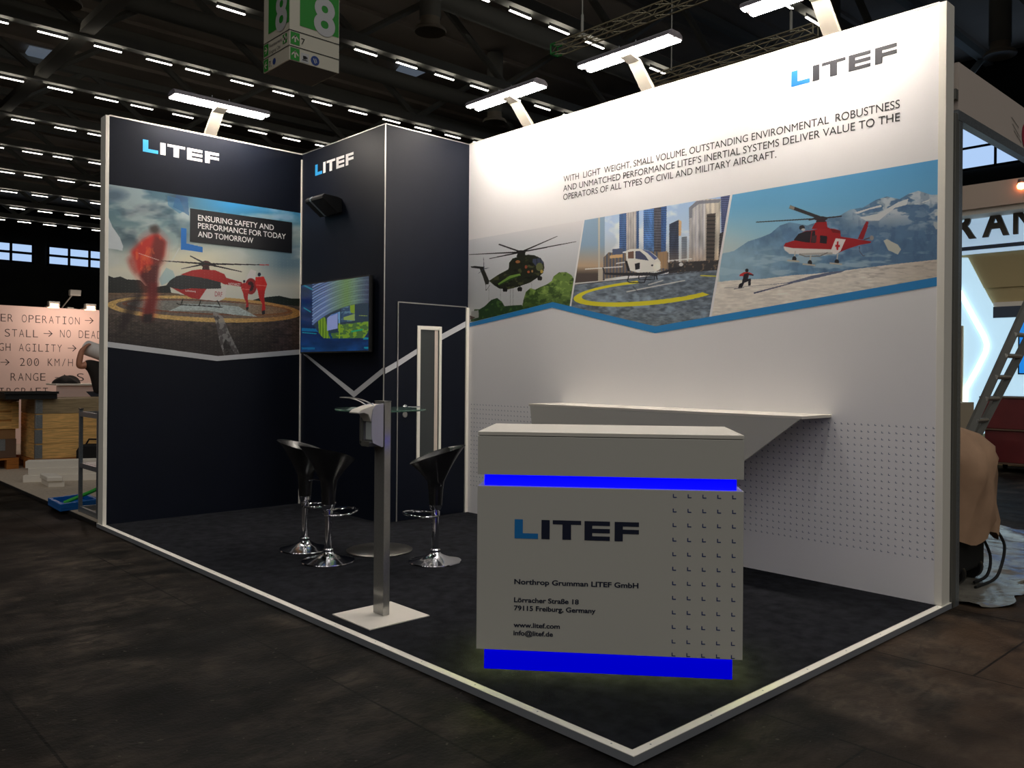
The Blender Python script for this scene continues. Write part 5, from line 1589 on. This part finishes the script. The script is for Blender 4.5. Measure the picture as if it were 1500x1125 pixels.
# black tool bag
t = thing('tool_bag', (1.05, 9.65, SZ), 'black fabric tool bag with pale label standing by the crate', 'bag')
bx0 = at(102, 690, 9.6); bx1 = at(143, 690, 9.6)
g0 = fl_(101, 697)[:2]+np.array([0.10, 0.10]); dirx = np.array([0.73, -0.68]);
dirx = dirx/np.linalg.norm(dirx); diry = np.array([0.68, 0.73])
def bagp(a, c, z): return (g0[0]+dirx[0]*a+diry[0]*c, g0[1]+dirx[1]*a+diry[1]*c, z)
b = B(); b.prism([bagp(0, 0, SZ), bagp(0.42, 0, SZ), bagp(0.42, 0, SZ+0.30), bagp(0.36, 0, SZ+0.38), bagp(0.05, 0, SZ+0.38), bagp(0, 0, SZ+0.30)], (diry[0]*0.2, diry[1]*0.2, 0))
b.build('bag_body', 'matte_black', t, bevel=0.02)
b = B(); b.obox(bagp(0.16, -0.004, SZ+0.12), (dirx[0]*0.14, dirx[1]*0.14, 0), (diry[0]*0.003, diry[1]*0.003, 0), (0, 0, 0.07)); b.build('bag_label', 'paper', t)
b = B(); b.tube([bagp(0.08, 0.1, SZ+0.37), bagp(0.12, 0.1, SZ+0.44), bagp(0.3, 0.1, SZ+0.44), bagp(0.34, 0.1, SZ+0.37)], 0.012, seg=8); b.build('bag_handle', 'matte_black', t)

# grey metal shelf frame right behind the black partition
t = thing('metal_shelf_frame', (0.2, 6.5, SZ), 'grey metal shelf frame standing close behind the black partition', 'shelf frame')
fx0, fy0, fx1, fy1 = 0.075, 6.72, 0.075, 6.16
b = B()
for xx in (0.075, 0.62):
    for yy in (6.70, 6.17):
        B().box(xx, xx+0.03, yy, yy+0.03, SZ, 0.99 if xx < 0.3 else 0.99).build('upright', 'galv', t)
for z_ in (0.05, 0.46, 0.94):
    b = B(); b.box(0.077, 0.103, 6.20, 6.70, SZ+z_-0.045, SZ+z_); b.box(0.622, 0.648, 6.20, 6.70, SZ+z_-0.045, SZ+z_)
    b.box(0.105, 0.62, 6.172, 6.198, SZ+z_-0.045, SZ+z_); b.box(0.105, 0.62, 6.702, 6.728, SZ+z_-0.045, SZ+z_)
    b.build('cross_rail', 'galv', t)
B().box(0.104, 0.621, 6.199, 6.701, SZ+0.45, SZ+0.462).build('shelf_board', 'galv', t)
b = B()
b.box(0.072, 0.108, 6.697, 6.733, 0.99, 1.0); b.build('post_cap', 'black', t)

# blue plastic tray and green pole beside it
t = thing('blue_plastic_tray', (0.3, 7.0, SZ), 'flat blue plastic tray on the grey carpet behind the shelf frame', 'tray')
w1, w2, w3 = fl_(88, 750), fl_(70, 740), fl_(146, 741.5)
ub, vb = (w3-w1), (w2-w1)
ub_ = ub/np.linalg.norm(ub); vb_ = vb/np.linalg.norm(vb); lu, lv = np.linalg.norm(ub), np.linalg.norm(vb)
b = B(); b.obox(w1+Z3*0.001, ub, vb, Z3*0.02); b.obox(w1+Z3*0.021, ub, vb_*0.04, Z3*0.05); b.obox(w1+vb-vb_*0.04+Z3*0.021, ub, vb_*0.04, Z3*0.05); b.obox(w1+vb_*0.04+Z3*0.021, ub_*0.04, vb-vb_*0.08, Z3*0.05); b.obox(w1+ub-ub_*0.04+vb_*0.04+Z3*0.021, ub_*0.04, vb-vb_*0.08, Z3*0.05)
b.build('tray_shell', 'blue_plastic', t, bevel=0.004)
gp = w1+vb*0.5+ub*0.25+Z3*0.04
o = B().tube([gp, gp+np.array([0.25, -0.05, 0.10]), gp+np.array([0.85, -0.1, 0.42])], 0.018, seg=10).build('green_pole', 'green_plastic', None)
put(o, 'bright green pole leaning up out of the blue plastic tray', 'pole')

# table with jacket and bottle in front of the lettered wall
t = thing('white_table', (1.45, 11.9, SZ), 'white table with closed front, standing before the lettered wall', 'table')
a0 = at(80, 562, 12.6); a1 = at(134, 562, 12.6)
tx0, tx1, tyc = cut(82, 562, 1, 13.2)[0], cut(82, 562, 1, 13.2)[0]+1.3, 13.2
tzz = cut(100, 562, 1, 13.2)[2]
B().box(tx0, tx1, tyc, tyc+0.6, tzz-0.03, tzz).build('tabletop', 'board_white', t, bevel=0.003)
B().box(tx0+0.02, tx0+0.58, tyc+0.04, tyc+0.06, SZ, tzz-0.03).build('front_panel', 'mono_wall', t)
for xx in (tx0+0.60, tx1-0.06):
    for yy in (tyc+0.04, tyc+0.52):
        B().box(xx, xx+0.04, yy, yy+0.04, SZ, tzz-0.03).build('leg', 'galv', t)
jb = B(); rows_ = []
for i in range(9):
    r_ = []
    for j in range(25):
        a = 2*math.pi*j/24; f = i/8
        rr = (1-f)**0.7
        r_.append((tx0+0.22+0.21*rr*math.cos(a)*(1+0.12*math.sin(3*a)), tyc+0.22+0.18*rr*math.sin(a)*(1+0.15*math.sin(5*a)), tzz+0.002+0.13*f**0.6*(1+0.35*math.sin(2*a+1.0)*rr+0.25*math.sin(5*a+2)*rr)))
    rows_.append(r_)
jb.grid(rows_); o = jb.build('crumpled_jacket', 'jacket', None, smooth_angle=80)
put(o, 'crumpled black jacket lying on the white table before the lettered wall', 'jacket')
t = thing('spray_bottle', (tx0+0.62, tyc+0.15, tzz), 'pale plastic bottle standing beside the jacket on the white table', 'bottle')
B().lathe((tx0+0.66, tyc+0.15, tzz), [(0, 0.001), (0.04, 0.001), (0.042, 0.01), (0.042, 0.13), (0.02, 0.17), (0.015, 0.2)], seg=20).build('bottle_body', 'paper', t)
B().lathe((tx0+0.66, tyc+0.15, tzz), [(0.018, 0.2), (0.018, 0.235), (0.0, 0.237)], seg=16).build('cap', 'sign_blue', t)

# ---- person with a white roll
t = thing('person', (1.45, 8.75, SZ), 'person in black T-shirt carrying a white roll on the shoulder, half hidden behind the partition', 'person')
D0 = 12.8
w_ = lambda px, py, d=0.0: at(px, py, D0+d)
gz = SZ
hipc = w_(156, 610); hipc[2] = 1.0
side = np.array([RGT[0], RGT[1], 0]); side /= np.linalg.norm(side); fwd_ = np.array([FWD[0], FWD[1], 0]); fwd_ /= np.linalg.norm(fwd_)
chest = w_(149, 553); neck = w_(152, 528, 0.02); headc = w_(160, 507, 0.05)
shl = w_(131, 533, -0.1); elb = w_(114.5, 537, -0.22); wri = w_(119.5, 513, -0.2); shr = chest+fwd_*0.12+side*0.18+np.array([0, 0, 0.13]); elr = shr+side*0.1+np.array([0, 0, -0.27]); wrr = elr+side*0.05-fwd_*0.1+np.array([0, 0, -0.24])


def skin_mesh(name, verts, edges, radii, material, parent, sub=2, root=0):
    me = bpy.data.meshes.new(name); off = ORIG[parent.name] if parent.name in ORIG else (ORIG[parent.parent.name] if parent.parent else np.zeros(3))
    me.from_pydata([tuple(np.array(v)-off) for v in verts], edges, [])
    o = bpy.data.objects.new(name, me); COL.objects.link(o); o.parent = parent
    md = o.modifiers.new('skin', 'SKIN'); md.use_smooth_shade = True
    if not me.skin_vertices:
        bm = bmesh.new(); bm.from_mesh(me); bm.verts.layers.skin.verify(); bm.to_mesh(me); bm.free()
    for k, r in enumerate(radii):
        me.skin_vertices[0].data[k].radius = (r, r) if not isinstance(r, tuple) else r
        me.skin_vertices[0].data[k].use_root = (k == root)
    s = o.modifiers.new('smooth', 'SUBSURF'); s.levels = sub; s.render_levels = sub
    me.materials.append(M[material])
    return o


palm = wri+(w_(124.5, 506.5, -0.18)-wri)*0.75
kn = w_(127, 506, -0.16)
V = [hipc, (hipc+chest)/2, chest, neck, headc-np.array([0, 0, 0.05]), headc+np.array([0, 0, 0.06]), shl, elb, wri, palm, shr, elr, wrr]
E_ = [(0, 1), (1, 2), (2, 3), (3, 4), (4, 5), (2, 6), (6, 7), (7, 8), (8, 9), (2, 10), (10, 11), (11, 12)]
Rr = [0.13, 0.115, 0.125, 0.06, 0.08, 0.09, 0.075, 0.055, 0.040, (0.05, 0.034), 0.075, 0.055, 0.040]
legs = []
for sg in (-1, 1):
    hp = hipc+side*0.09*sg-np.array([0, 0, 0.06]); kne = np.array([hp[0]+fwd_[0]*-0.04, hp[1]-fwd_[1]*0.04, 0.54]); ank = np.array([kne[0]+side[0]*0.02*sg, kne[1]+side[1]*0.02*sg, 0.13]); toe = ank-fwd_*0.16+np.array([0, 0, -0.06]); i = len(V)
    V += [hp, kne, ank, toe]; E_ += [(0, i), (i, i+1), (i+1, i+2), (i+2, i+3)]; Rr += [0.09, 0.06, 0.042, 0.035]
# fingers of the raised hand, curled over the roll
fd = (kn-palm); fd /= np.linalg.norm(fd)
upv = np.array([0, 0, 1.0]); cr = np.cross(fd, upv); cr /= np.linalg.norm(cr)
for k, (so, ln_) in enumerate(((-0.040, 0.085), (-0.0135, 0.096), (0.0135, 0.092), (0.040, 0.074))):
    i = len(V); b0_ = palm+fd*0.035+cr*so
    V += [b0_, b0_+fd*ln_*0.5+upv*0.004, b0_+fd*ln_*0.85-upv*0.022]; E_ += [(9, i), (i, i+1), (i+1, i+2)]; Rr += [0.0125, 0.011, 0.0095]
i = len(V); V += [palm-upv*0.03+fd*0.005, palm-upv*0.05+fd*0.035]; E_ += [(9, i), (i, i+1)]; Rr += [0.011, 0.009]
body = skin_mesh('body', V, E_, Rr, 'skin', t, 2)
slv = shl+(elb-shl)*0.55; slr = shr+(elr-shr)*0.6
skin_mesh('t_shirt', [hipc-np.array([0, 0, 0.04]), (hipc+chest)/2, chest, neck-np.array([0, 0, 0.05]), shl, slv, shr, slr], [(0, 1), (1, 2), (2, 3), (2, 4), (4, 5), (2, 6), (6, 7)], [0.18, 0.175, 0.178, 0.075, 0.09, 0.078, 0.09, 0.078], 'shirt', t, 2, 2)
tv = [hipc+np.array([0, 0, 0.03])]; te = []; tr_ = [0.165]
for sg in (-1, 1):
    hp = hipc+side*0.09*sg-np.array([0, 0, 0.06]); kne = np.array([hp[0]-fwd_[0]*0.04, hp[1]-fwd_[1]*0.04, 0.54]); ank = np.array([kne[0]+side[0]*0.02*sg, kne[1]+side[1]*0.02*sg, 0.14]); i = len(tv)
    tv += [hp, kne, ank]; te += [(0, i), (i, i+1), (i+1, i+2)]; tr_ += [0.105, 0.075, 0.065]
skin_mesh('trousers', tv, te, tr_, 'trousers', t, 2)
for sg in (-1, 1):
    kne = hipc+side*0.11*sg-fwd_*0.04
    b = B(); rr_ = []
    for i in range(7):
        f = i/6; c_ = np.array([kne[0], kne[1], gz])-fwd_*(0.20*f-0.07); wd = 0.045*math.sin(math.pi*min(0.95, 0.12+0.88*f))**0.5+0.004; hh = 0.09*(1-0.55*f)
        rr_.append([c_+side*wd*math.cos(a)+Z3*(hh/2+hh/2*math.sin(a)) for a in [2*math.pi*j/14 for j in range(14)]])
    b.grid(rr_, 0, True); b.face(rr_[0][::-1]); b.face(rr_[-1]); b.build('shoe', 'matte_black', t, smooth_angle=60)
b = B(); hcc = headc+np.array([0, 0, 0.05])
b.grid([[hcc+fwd_*0.012+np.array([0.102*math.cos(a)*math.cos(e), 0.102*math.sin(a)*math.cos(e), 0.115*math.sin(e)]) for a in [2*math.pi*j/24 for j in range(24)]] for e in np.linspace(-0.05, 1.55, 9)], 0, True)
b.build('hair', 'hair', t)
b = B()
nf = -fwd_
b.lathe(headc+nf*0.083+np.array([0, 0, 0.0]), [(0.0, -0.018), (0.014, -0.015), (0.009, 0.012), (0.0, 0.03)], seg=10)
b.build('nose', 'skin', t)
for sg in (-1, 1):
    b = B(); b.lathe(headc+nf*0.072+side*0.03*sg+np.array([0, 0, 0.025]), [(0.0, -0.011), (0.009, -0.007), (0.012, 0.0), (0.009, 0.007), (0.0, 0.011)], seg=12); b.build('eye', 'matte_black', t)
    b = B(); b.lathe(headc+side*0.083*sg+np.array([0, 0, 0.0]), [(0.0, -0.03), (0.014, -0.02), (0.017, 0.005), (0.012, 0.025), (0.0, 0.03)], seg=12); b.build('ear', 'skin', t)
b = B(); b.tube([headc+nf*0.078+side*0.025-Z3*0.045, headc+nf*0.086-Z3*0.047, headc+nf*0.078-side*0.025-Z3*0.045], 0.005, seg=6); b.build('mouth', 'red_sign', t)
r0 = w_(127.5, 507.5, -0.02)-np.array([0, 0, 0.02]); r1 = w_(165, 523, -0.1)
b = B(); b.tube([r0, r0+(r1-r0)*0.5, r1], 0.115, seg=28); b.tube([r0-(r1-r0)*0.001, r0-(r1-r0)*0.004], 0.03, seg=16)
o = b.build('white_roll', 'paper', None)
put(o, 'thick white paper roll carried on the shoulder of the person', 'roll')

# ================================================================== NEIGHBOURING STALLS, RIGHT
# aluminium front of the stall next door
t = thing('stall_front_frame', (2.97, 0.02, 0), 'grey aluminium front frame of the next stall with a beige header panel', 'stall frame')
B().box(2.94, 3.0, 0.0, 0.07, 0.0, 2.92).build('upright', 'alu_grey', t, bevel=0.002)
B().box(3.001, 3.055, 0.0, 0.06, 0.0, 2.92).build('upright', 'galv', t, bevel=0.002)
B().box(2.975, 7.5, 0.0, 0.03, 2.945, 3.225).build('header_panel', 'sill_grey', t)
B().box(2.975, 7.5, -0.002, 0.05, 2.885, 2.944).build('header_rail', 'galv', t)
B().box(2.935, 2.975, 0.0, 0.05, 3.0, 3.06).build('bracket', 'alu_grey', t)
FP = Plane((2.975, -0.001), (1, 0))
flat(FP, [circ(1.26, 3.035, 0.09, 28)], 'red_roundel', 'red_sign', t, 0.002)
flat(FP, [[(0.95, 3.1), (1.10, 3.06), (1.10, 3.066), (0.95, 3.106)], [(0.97, 3.06), (1.13, 3.0), (1.13, 3.006), (0.97, 3.066)], [(1.0, 3.02), (1.16, 2.97), (1.16, 2.976), (1.0, 3.026)]], 'fine_line_print', 'alu_grey', t, 0.002)

# covered machine
MX, MY = 3.74, 0.55
t = thing('covered_machine', (MX, MY, 0), 'machine under a brown paper cover with black cables below, beside the white wall end', 'machine')
b = B(); rows_ = []
NA = 56
for i, (f, z_) in enumerate(((1.05, 0.30), (1.06, 0.42), (1.05, 0.56), (1.05, 0.70), (1.06, 0.80), (1.0, 0.88), (0.80, 0.97), (0.5, 1.04), (0.2, 1.075), (0.0, 1.08))):
    r_ = []
    for j in range(NA):
        a = 2*math.pi*j/NA
        wv = 1+0.03*math.sin(5*a+z_*7)+0.022*math.sin(11*a-z_*11)+0.016*math.sin(17*a+z_*23)+0.012*math.sin(23*a-z_*31)
        ex = 0.36*f*wv; ey = 0.52*f*wv
        c_, s_ = math.cos(a), math.sin(a)
        sq = (abs(c_)**3+abs(s_)**3)**(-1/3)
        r_.append((MX+ex*c_*sq*0.93, MY+ey*s_*sq*0.93, z_+0.02*math.sin(3*a+i)+(0.03*math.sin(7*a) if i == 0 else 0)))
    rows_.append(r_)
b.grid(rows_, 0, True); b.build('paper_cover', 'kraft', t, smooth_angle=70)
b = B(); b.box(MX-0.26, MX+0.22, MY-0.40, MY+0.4, 0.08, 0.33); b.build('chassis', 'matte_black', t, bevel=0.02)
for sx_ in (-0.2, 0.12):
    for sy_ in (-0.34, 0.34):
        b = B(); rr_ = [[(MX+sx_+dx_, MY+sy_+r_*math.cos(a), 0.075+r_*math.sin(a)) for a in [2*math.pi*k/24 for k in range(24)]] for r_, dx_ in ((0.0, -0.02), (0.07, -0.02), (0.075, 0.0), (0.075, 0.03), (0.07, 0.05), (0.0, 0.05))]
        b.grid(rr_, 0, True); b.build('wheel', 'black', t)
b = B(); b.tube(bend([(MX+0.26, MY-0.45, 0.34), (MX+0.29, MY-0.50, 0.22), (MX+0.22, MY-0.50, 0.08), (MX+0.08, MY-0.5, 0.02), (MX-0.2, MY-0.48, 0.014)]), 0.010, seg=8)
b.tube(bend([(MX+0.1, MY-0.42, 0.3), (MX+0.14, MY-0.46, 0.16), (MX+0.05, MY-0.47, 0.05), (MX-0.1, MY-0.44, 0.02)]), 0.010, seg=8)
b.build('power_cable', 'matte_black', t)

# plastic film on the floor
b = B(); rows_ = []
for i in range(46):
    r_ = []
    for j in range(60):
        x = 3.08+3.0*j/59; y = -0.16+2.6*i/45
        h = 0.004+0.012*max(0, math.sin(9*x+4*math.sin(3*y)))**6+0.012*max(0, math.sin(7*y+5*math.sin(1.7*x)))**8+0.01*max(0, math.sin(6*x-8*y+2))**8
        if abs(x-MX) < 0.42 and abs(y-MY) < 0.6:
            h = 0.003
        if i == 0:
            h = 0.004+0.02*abs(math.sin(7*x)); y += 0.05*math.sin(5*x)+0.04*math.sin(13*x)
        r_.append((x, y, h))
    rows_.append(r_)
b.grid(rows_, flip=False); o = b.build('plastic_film', 'film', None, smooth_angle=70)
put(o, 'crinkled shiny plastic film spread on the hall floor at the right', 'plastic film')

# backlit stand across the aisle
RX = 12.0
RP = Plane((RX, 6.0), (0, -1))
t = thing('backlit_stand', (RX, 2.0, 0), 'pale blue backlit exhibition stand with large letters RAN, across at the right', 'stand')
B().box(RX, RX+0.2, -4.0, 6.0, 0.0, 2.75).build('olive_wall', 'olive', t)
B().box(RX-0.02, RX+0.2, -4.0, 6.0, 2.75, 3.30).build('olive_lintel', 'olive', t)
B().box(RX-0.05, RX+0.2, -4.0, 6.0, 3.30, 3.85).build('sign_board', 'ice_sign', t)
B().box(RX-0.062, RX-0.05, -4.0, 6.0, 3.36, 3.42).build('sign_ledge', 'slate', t)
B().box(RX-0.5, RX+0.2, -4.0, 6.0, 3.93, 4.30).build('fascia', 'fascia', t)
B().box(RX-0.45, RX+0.2, -4.0, 6.0, 3.85, 3.929).build('fascia_ledge', 'board_white', t)
s0 = RP.sz(1402, 350)[0]; s1 = RP.sz(1434, 350)[0]; s2 = RP.sz(1443, 350)[0]; s3 = RP.sz(1482, 350)[0]; s4 = RP.sz(1488, 350)[0]; s5 = RP.sz(1520, 350)[0]
b = B()
for c_, a_, e_ in (('R', s0, s1), ('A', s2, s3), ('N', s4, s5)):
    v, f = text_faces(c_, 0.03); xs = [q[0] for q in v]; x0_, x1_ = min(xs), max(xs); ch = cap_h(0.03); kx_ = (e_-a_)/(x1_-x0_)
    for q in f:
        b.prism([RP.p3(a_+(v[i][0]-x0_)*kx_, 3.55+v[i][1]*0.42/ch, 0.09) for i in q], RP.n*0.05)
b.build('raised_letters', 'letter_dark', t)
ip = RP.szl([(1390, 378), (1419, 378), (1448, 434), (1464, 462), (1540, 460), (1540, 600), (1428, 640), (1390, 640)])
b = B(); b.prism([RP.p3(s, z, 0.0) for s, z in ip], RP.n*0.06); b.build('backlit_panel', 'ice', t)
b = B(); pth = [RP.p3(*RP.sz(x, y), 0.075) for x, y in ((1404, 420), (1412, 435), (1430, 468), (1444, 493), (1448, 505), (1446, 516), (1434, 540), (1417, 570), (1416, 600), (1414, 640))]
b.tube(pth, 0.035, seg=8); b.build('light_line', 'ice_line', t)
q = RP.szl([(1456, 448), (1540, 442)])
B().box(RX-0.04, RX, RP.o[1]-q[1][0], RP.o[1]-q[0][0], q[0][1]-0.04, q[0][1]+0.05).build('white_ledge', 'board_white', t)
q = RP.szl([(1457, 450), (1540, 463)])
B().box(RX-0.07, RX-0.06, RP.o[1]-q[1][0], RP.o[1]-q[0][0], q[1][1], q[0][1]).build('slate_band', 'slate', t)
q = RP.szl([(1400, 478), (1413, 600)])
B().box(RX-0.10, RX-0.06, RP.o[1]-q[1][0], RP.o[1]-q[0][0], q[1][1], q[0][1]).build('doorway_leaf', 'beige', t)
B().box(RX-0.11, RX-0.10, RP.o[1]-q[1][0]+0.05, RP.o[1]-q[0][0], q[1][1], q[0][1]-0.05).build('dark_opening', 'matte_black', t)
q = RP.szl([(1495, 460), (1560, 549)])
t2 = thing('blue_screen', (RX-0.12, RP.o[1]-q[0][0], q[1][1]), 'bright blue screen on the backlit stand at the right edge', 'screen')
B().box(RX-0.11, RX-0.075, RP.o[1]-q[1][0], RP.o[1]-q[0][0], q[1][1], q[0][1]).build('casing', 'matte_black', t2)
B().box(RX-0.112, RX-0.11, RP.o[1]-q[1][0]+0.02, RP.o[1]-q[0][0]-0.02, q[1][1]+0.02, q[0][1]-0.02).build('display', 'screen_blue', t2)
t2 = thing('stand_spotlight', (RX-0.3, 2.2, 4.3), 'small glowing orange spotlight on the beige fascia at the right edge', 'lamp')
sp = at(1498, 268, (RX-0.45-EYE[0])/ray(1498, 268)[0])
b = B(); b.tube([(sp[0]+0.05, sp[1], 4.30), (sp[0], sp[1], sp[2])], 0.015, seg=8); b.build('arm', 'alu_grey', t2)
b = B(); b.lathe(sp, [(0.0, -0.10), (0.05, -0.09), (0.08, -0.03), (0.07, 0.05), (0.0, 0.07)], seg=16); b.build('lamp_head', 'alu_grey', t2)
b = B(); b.lathe(sp-np.array([0.06, 0, 0.05]), [(0.0, -0.06), (0.05, -0.04), (0.06, 0.0), (0.04, 0.04), (0.0, 0.05)], seg=16); b.build('bulb', 'warm_glow', t2)

# red container on castors, beige cabinet, ladder
t = thing('red_container', (11.2, 1.2, 0), 'dark red wheeled container standing behind the ladder', 'container')
B().box(10.95, 11.7, 0.2, 2.46, 0.62, 1.06).build('upper_tray', 'red_paint', t, bevel=0.01)
B().box(10.97, 11.7, 0.22, 2.40, 0.14, 0.598).build('lower_tray', 'red_paint', t, bevel=0.01)
B().box(10.935, 11.7, 0.19, 2.47, 0.5985, 0.6195).build('middle_rail', 'card_dark', t)
B().box(10.935, 11.7, 0.19, 2.47, 1.0605, 1.08).build('top_rail', 'card_dark', t)
B().box(10.95, 11.7, 0.19, 2.44, 0.115, 0.1395).build('base_rail', 'card_dark', t)
for yy in (0.3, 2.3):
    for xx in (11.0, 11.55):
        b = B(); b.grid([[(xx+r_*math.cos(a), yy+dy_, 0.057+r_*math.sin(a)) for a in [2*math.pi*k/18 for k in range(18)]] for r_, dy_ in ((0.0, -0.02), (0.055, -0.02), (0.055, 0.02), (0.0, 0.02))], 0, True); b.build('castor', 'matte_black', t)
o = B().box(9.0, 9.5, 2.06, 2.5, 0.0, at(1415, 597, 9.0)[2]).build('beige_cabinet', 'beige', None, bevel=0.004)
put(o, 'beige cabinet between the white wall end and the ladder', 'cabinet')


def ladder():
    t = thing('step_ladder', (8.3, 1.5, 0), 'aluminium ladder leaning to the right in front of the red container', 'ladder')
    fx = 8.4
    foot = np.array([fx-0.1, 2.05, 0.0]); top = np.array([fx+0.6, 0.62, 3.0])
    sd = np.array([0.28, 0.28, 0.0])
    # two stiles set from image pixels at chosen depths
    A1 = at(1408, 664, 9.2); A2 = at(1509, 440, 9.6); C1 = at(1429, 647, 9.45); C2 = at(1518, 476, 9.85)
    def down(a, c):
        d = (c-a)/np.linalg.norm(c-a); k = a[2]/d[2]; return a-d*k
    a0, c0 = down(A1, A2), down(C1, C2)
    a1 = A2+(A2-A1)*0.25; c1 = C2+(C2-C1)*0.25
    for p0, p1 in ((a0, a1), (c0, c1)):
        d = (p1-p0)
        wv = np.array([0.06*FWD[0], 0.06*FWD[1], 0]); uv = np.cross(d, wv); uv = uv/np.linalg.norm(uv)*0.075
        b = B(); b.obox(p0-uv/2, d, uv, wv); b.build('stile', 'alu_grey', t)
    n = 11
    for k in range(n):
        f = (k+0.6)/n
        p0 = a0+(a1-a0)*f; p1 = c0+(c1-c0)*f
        p1 = p1+(c1-c0)*((p0[2]-p1[2])/(c1-c0)[2])
        b = B(); b.tube([p0, p1], 0.026, seg=8); b.build('rung', 'alu', t)
    return t


ladder()
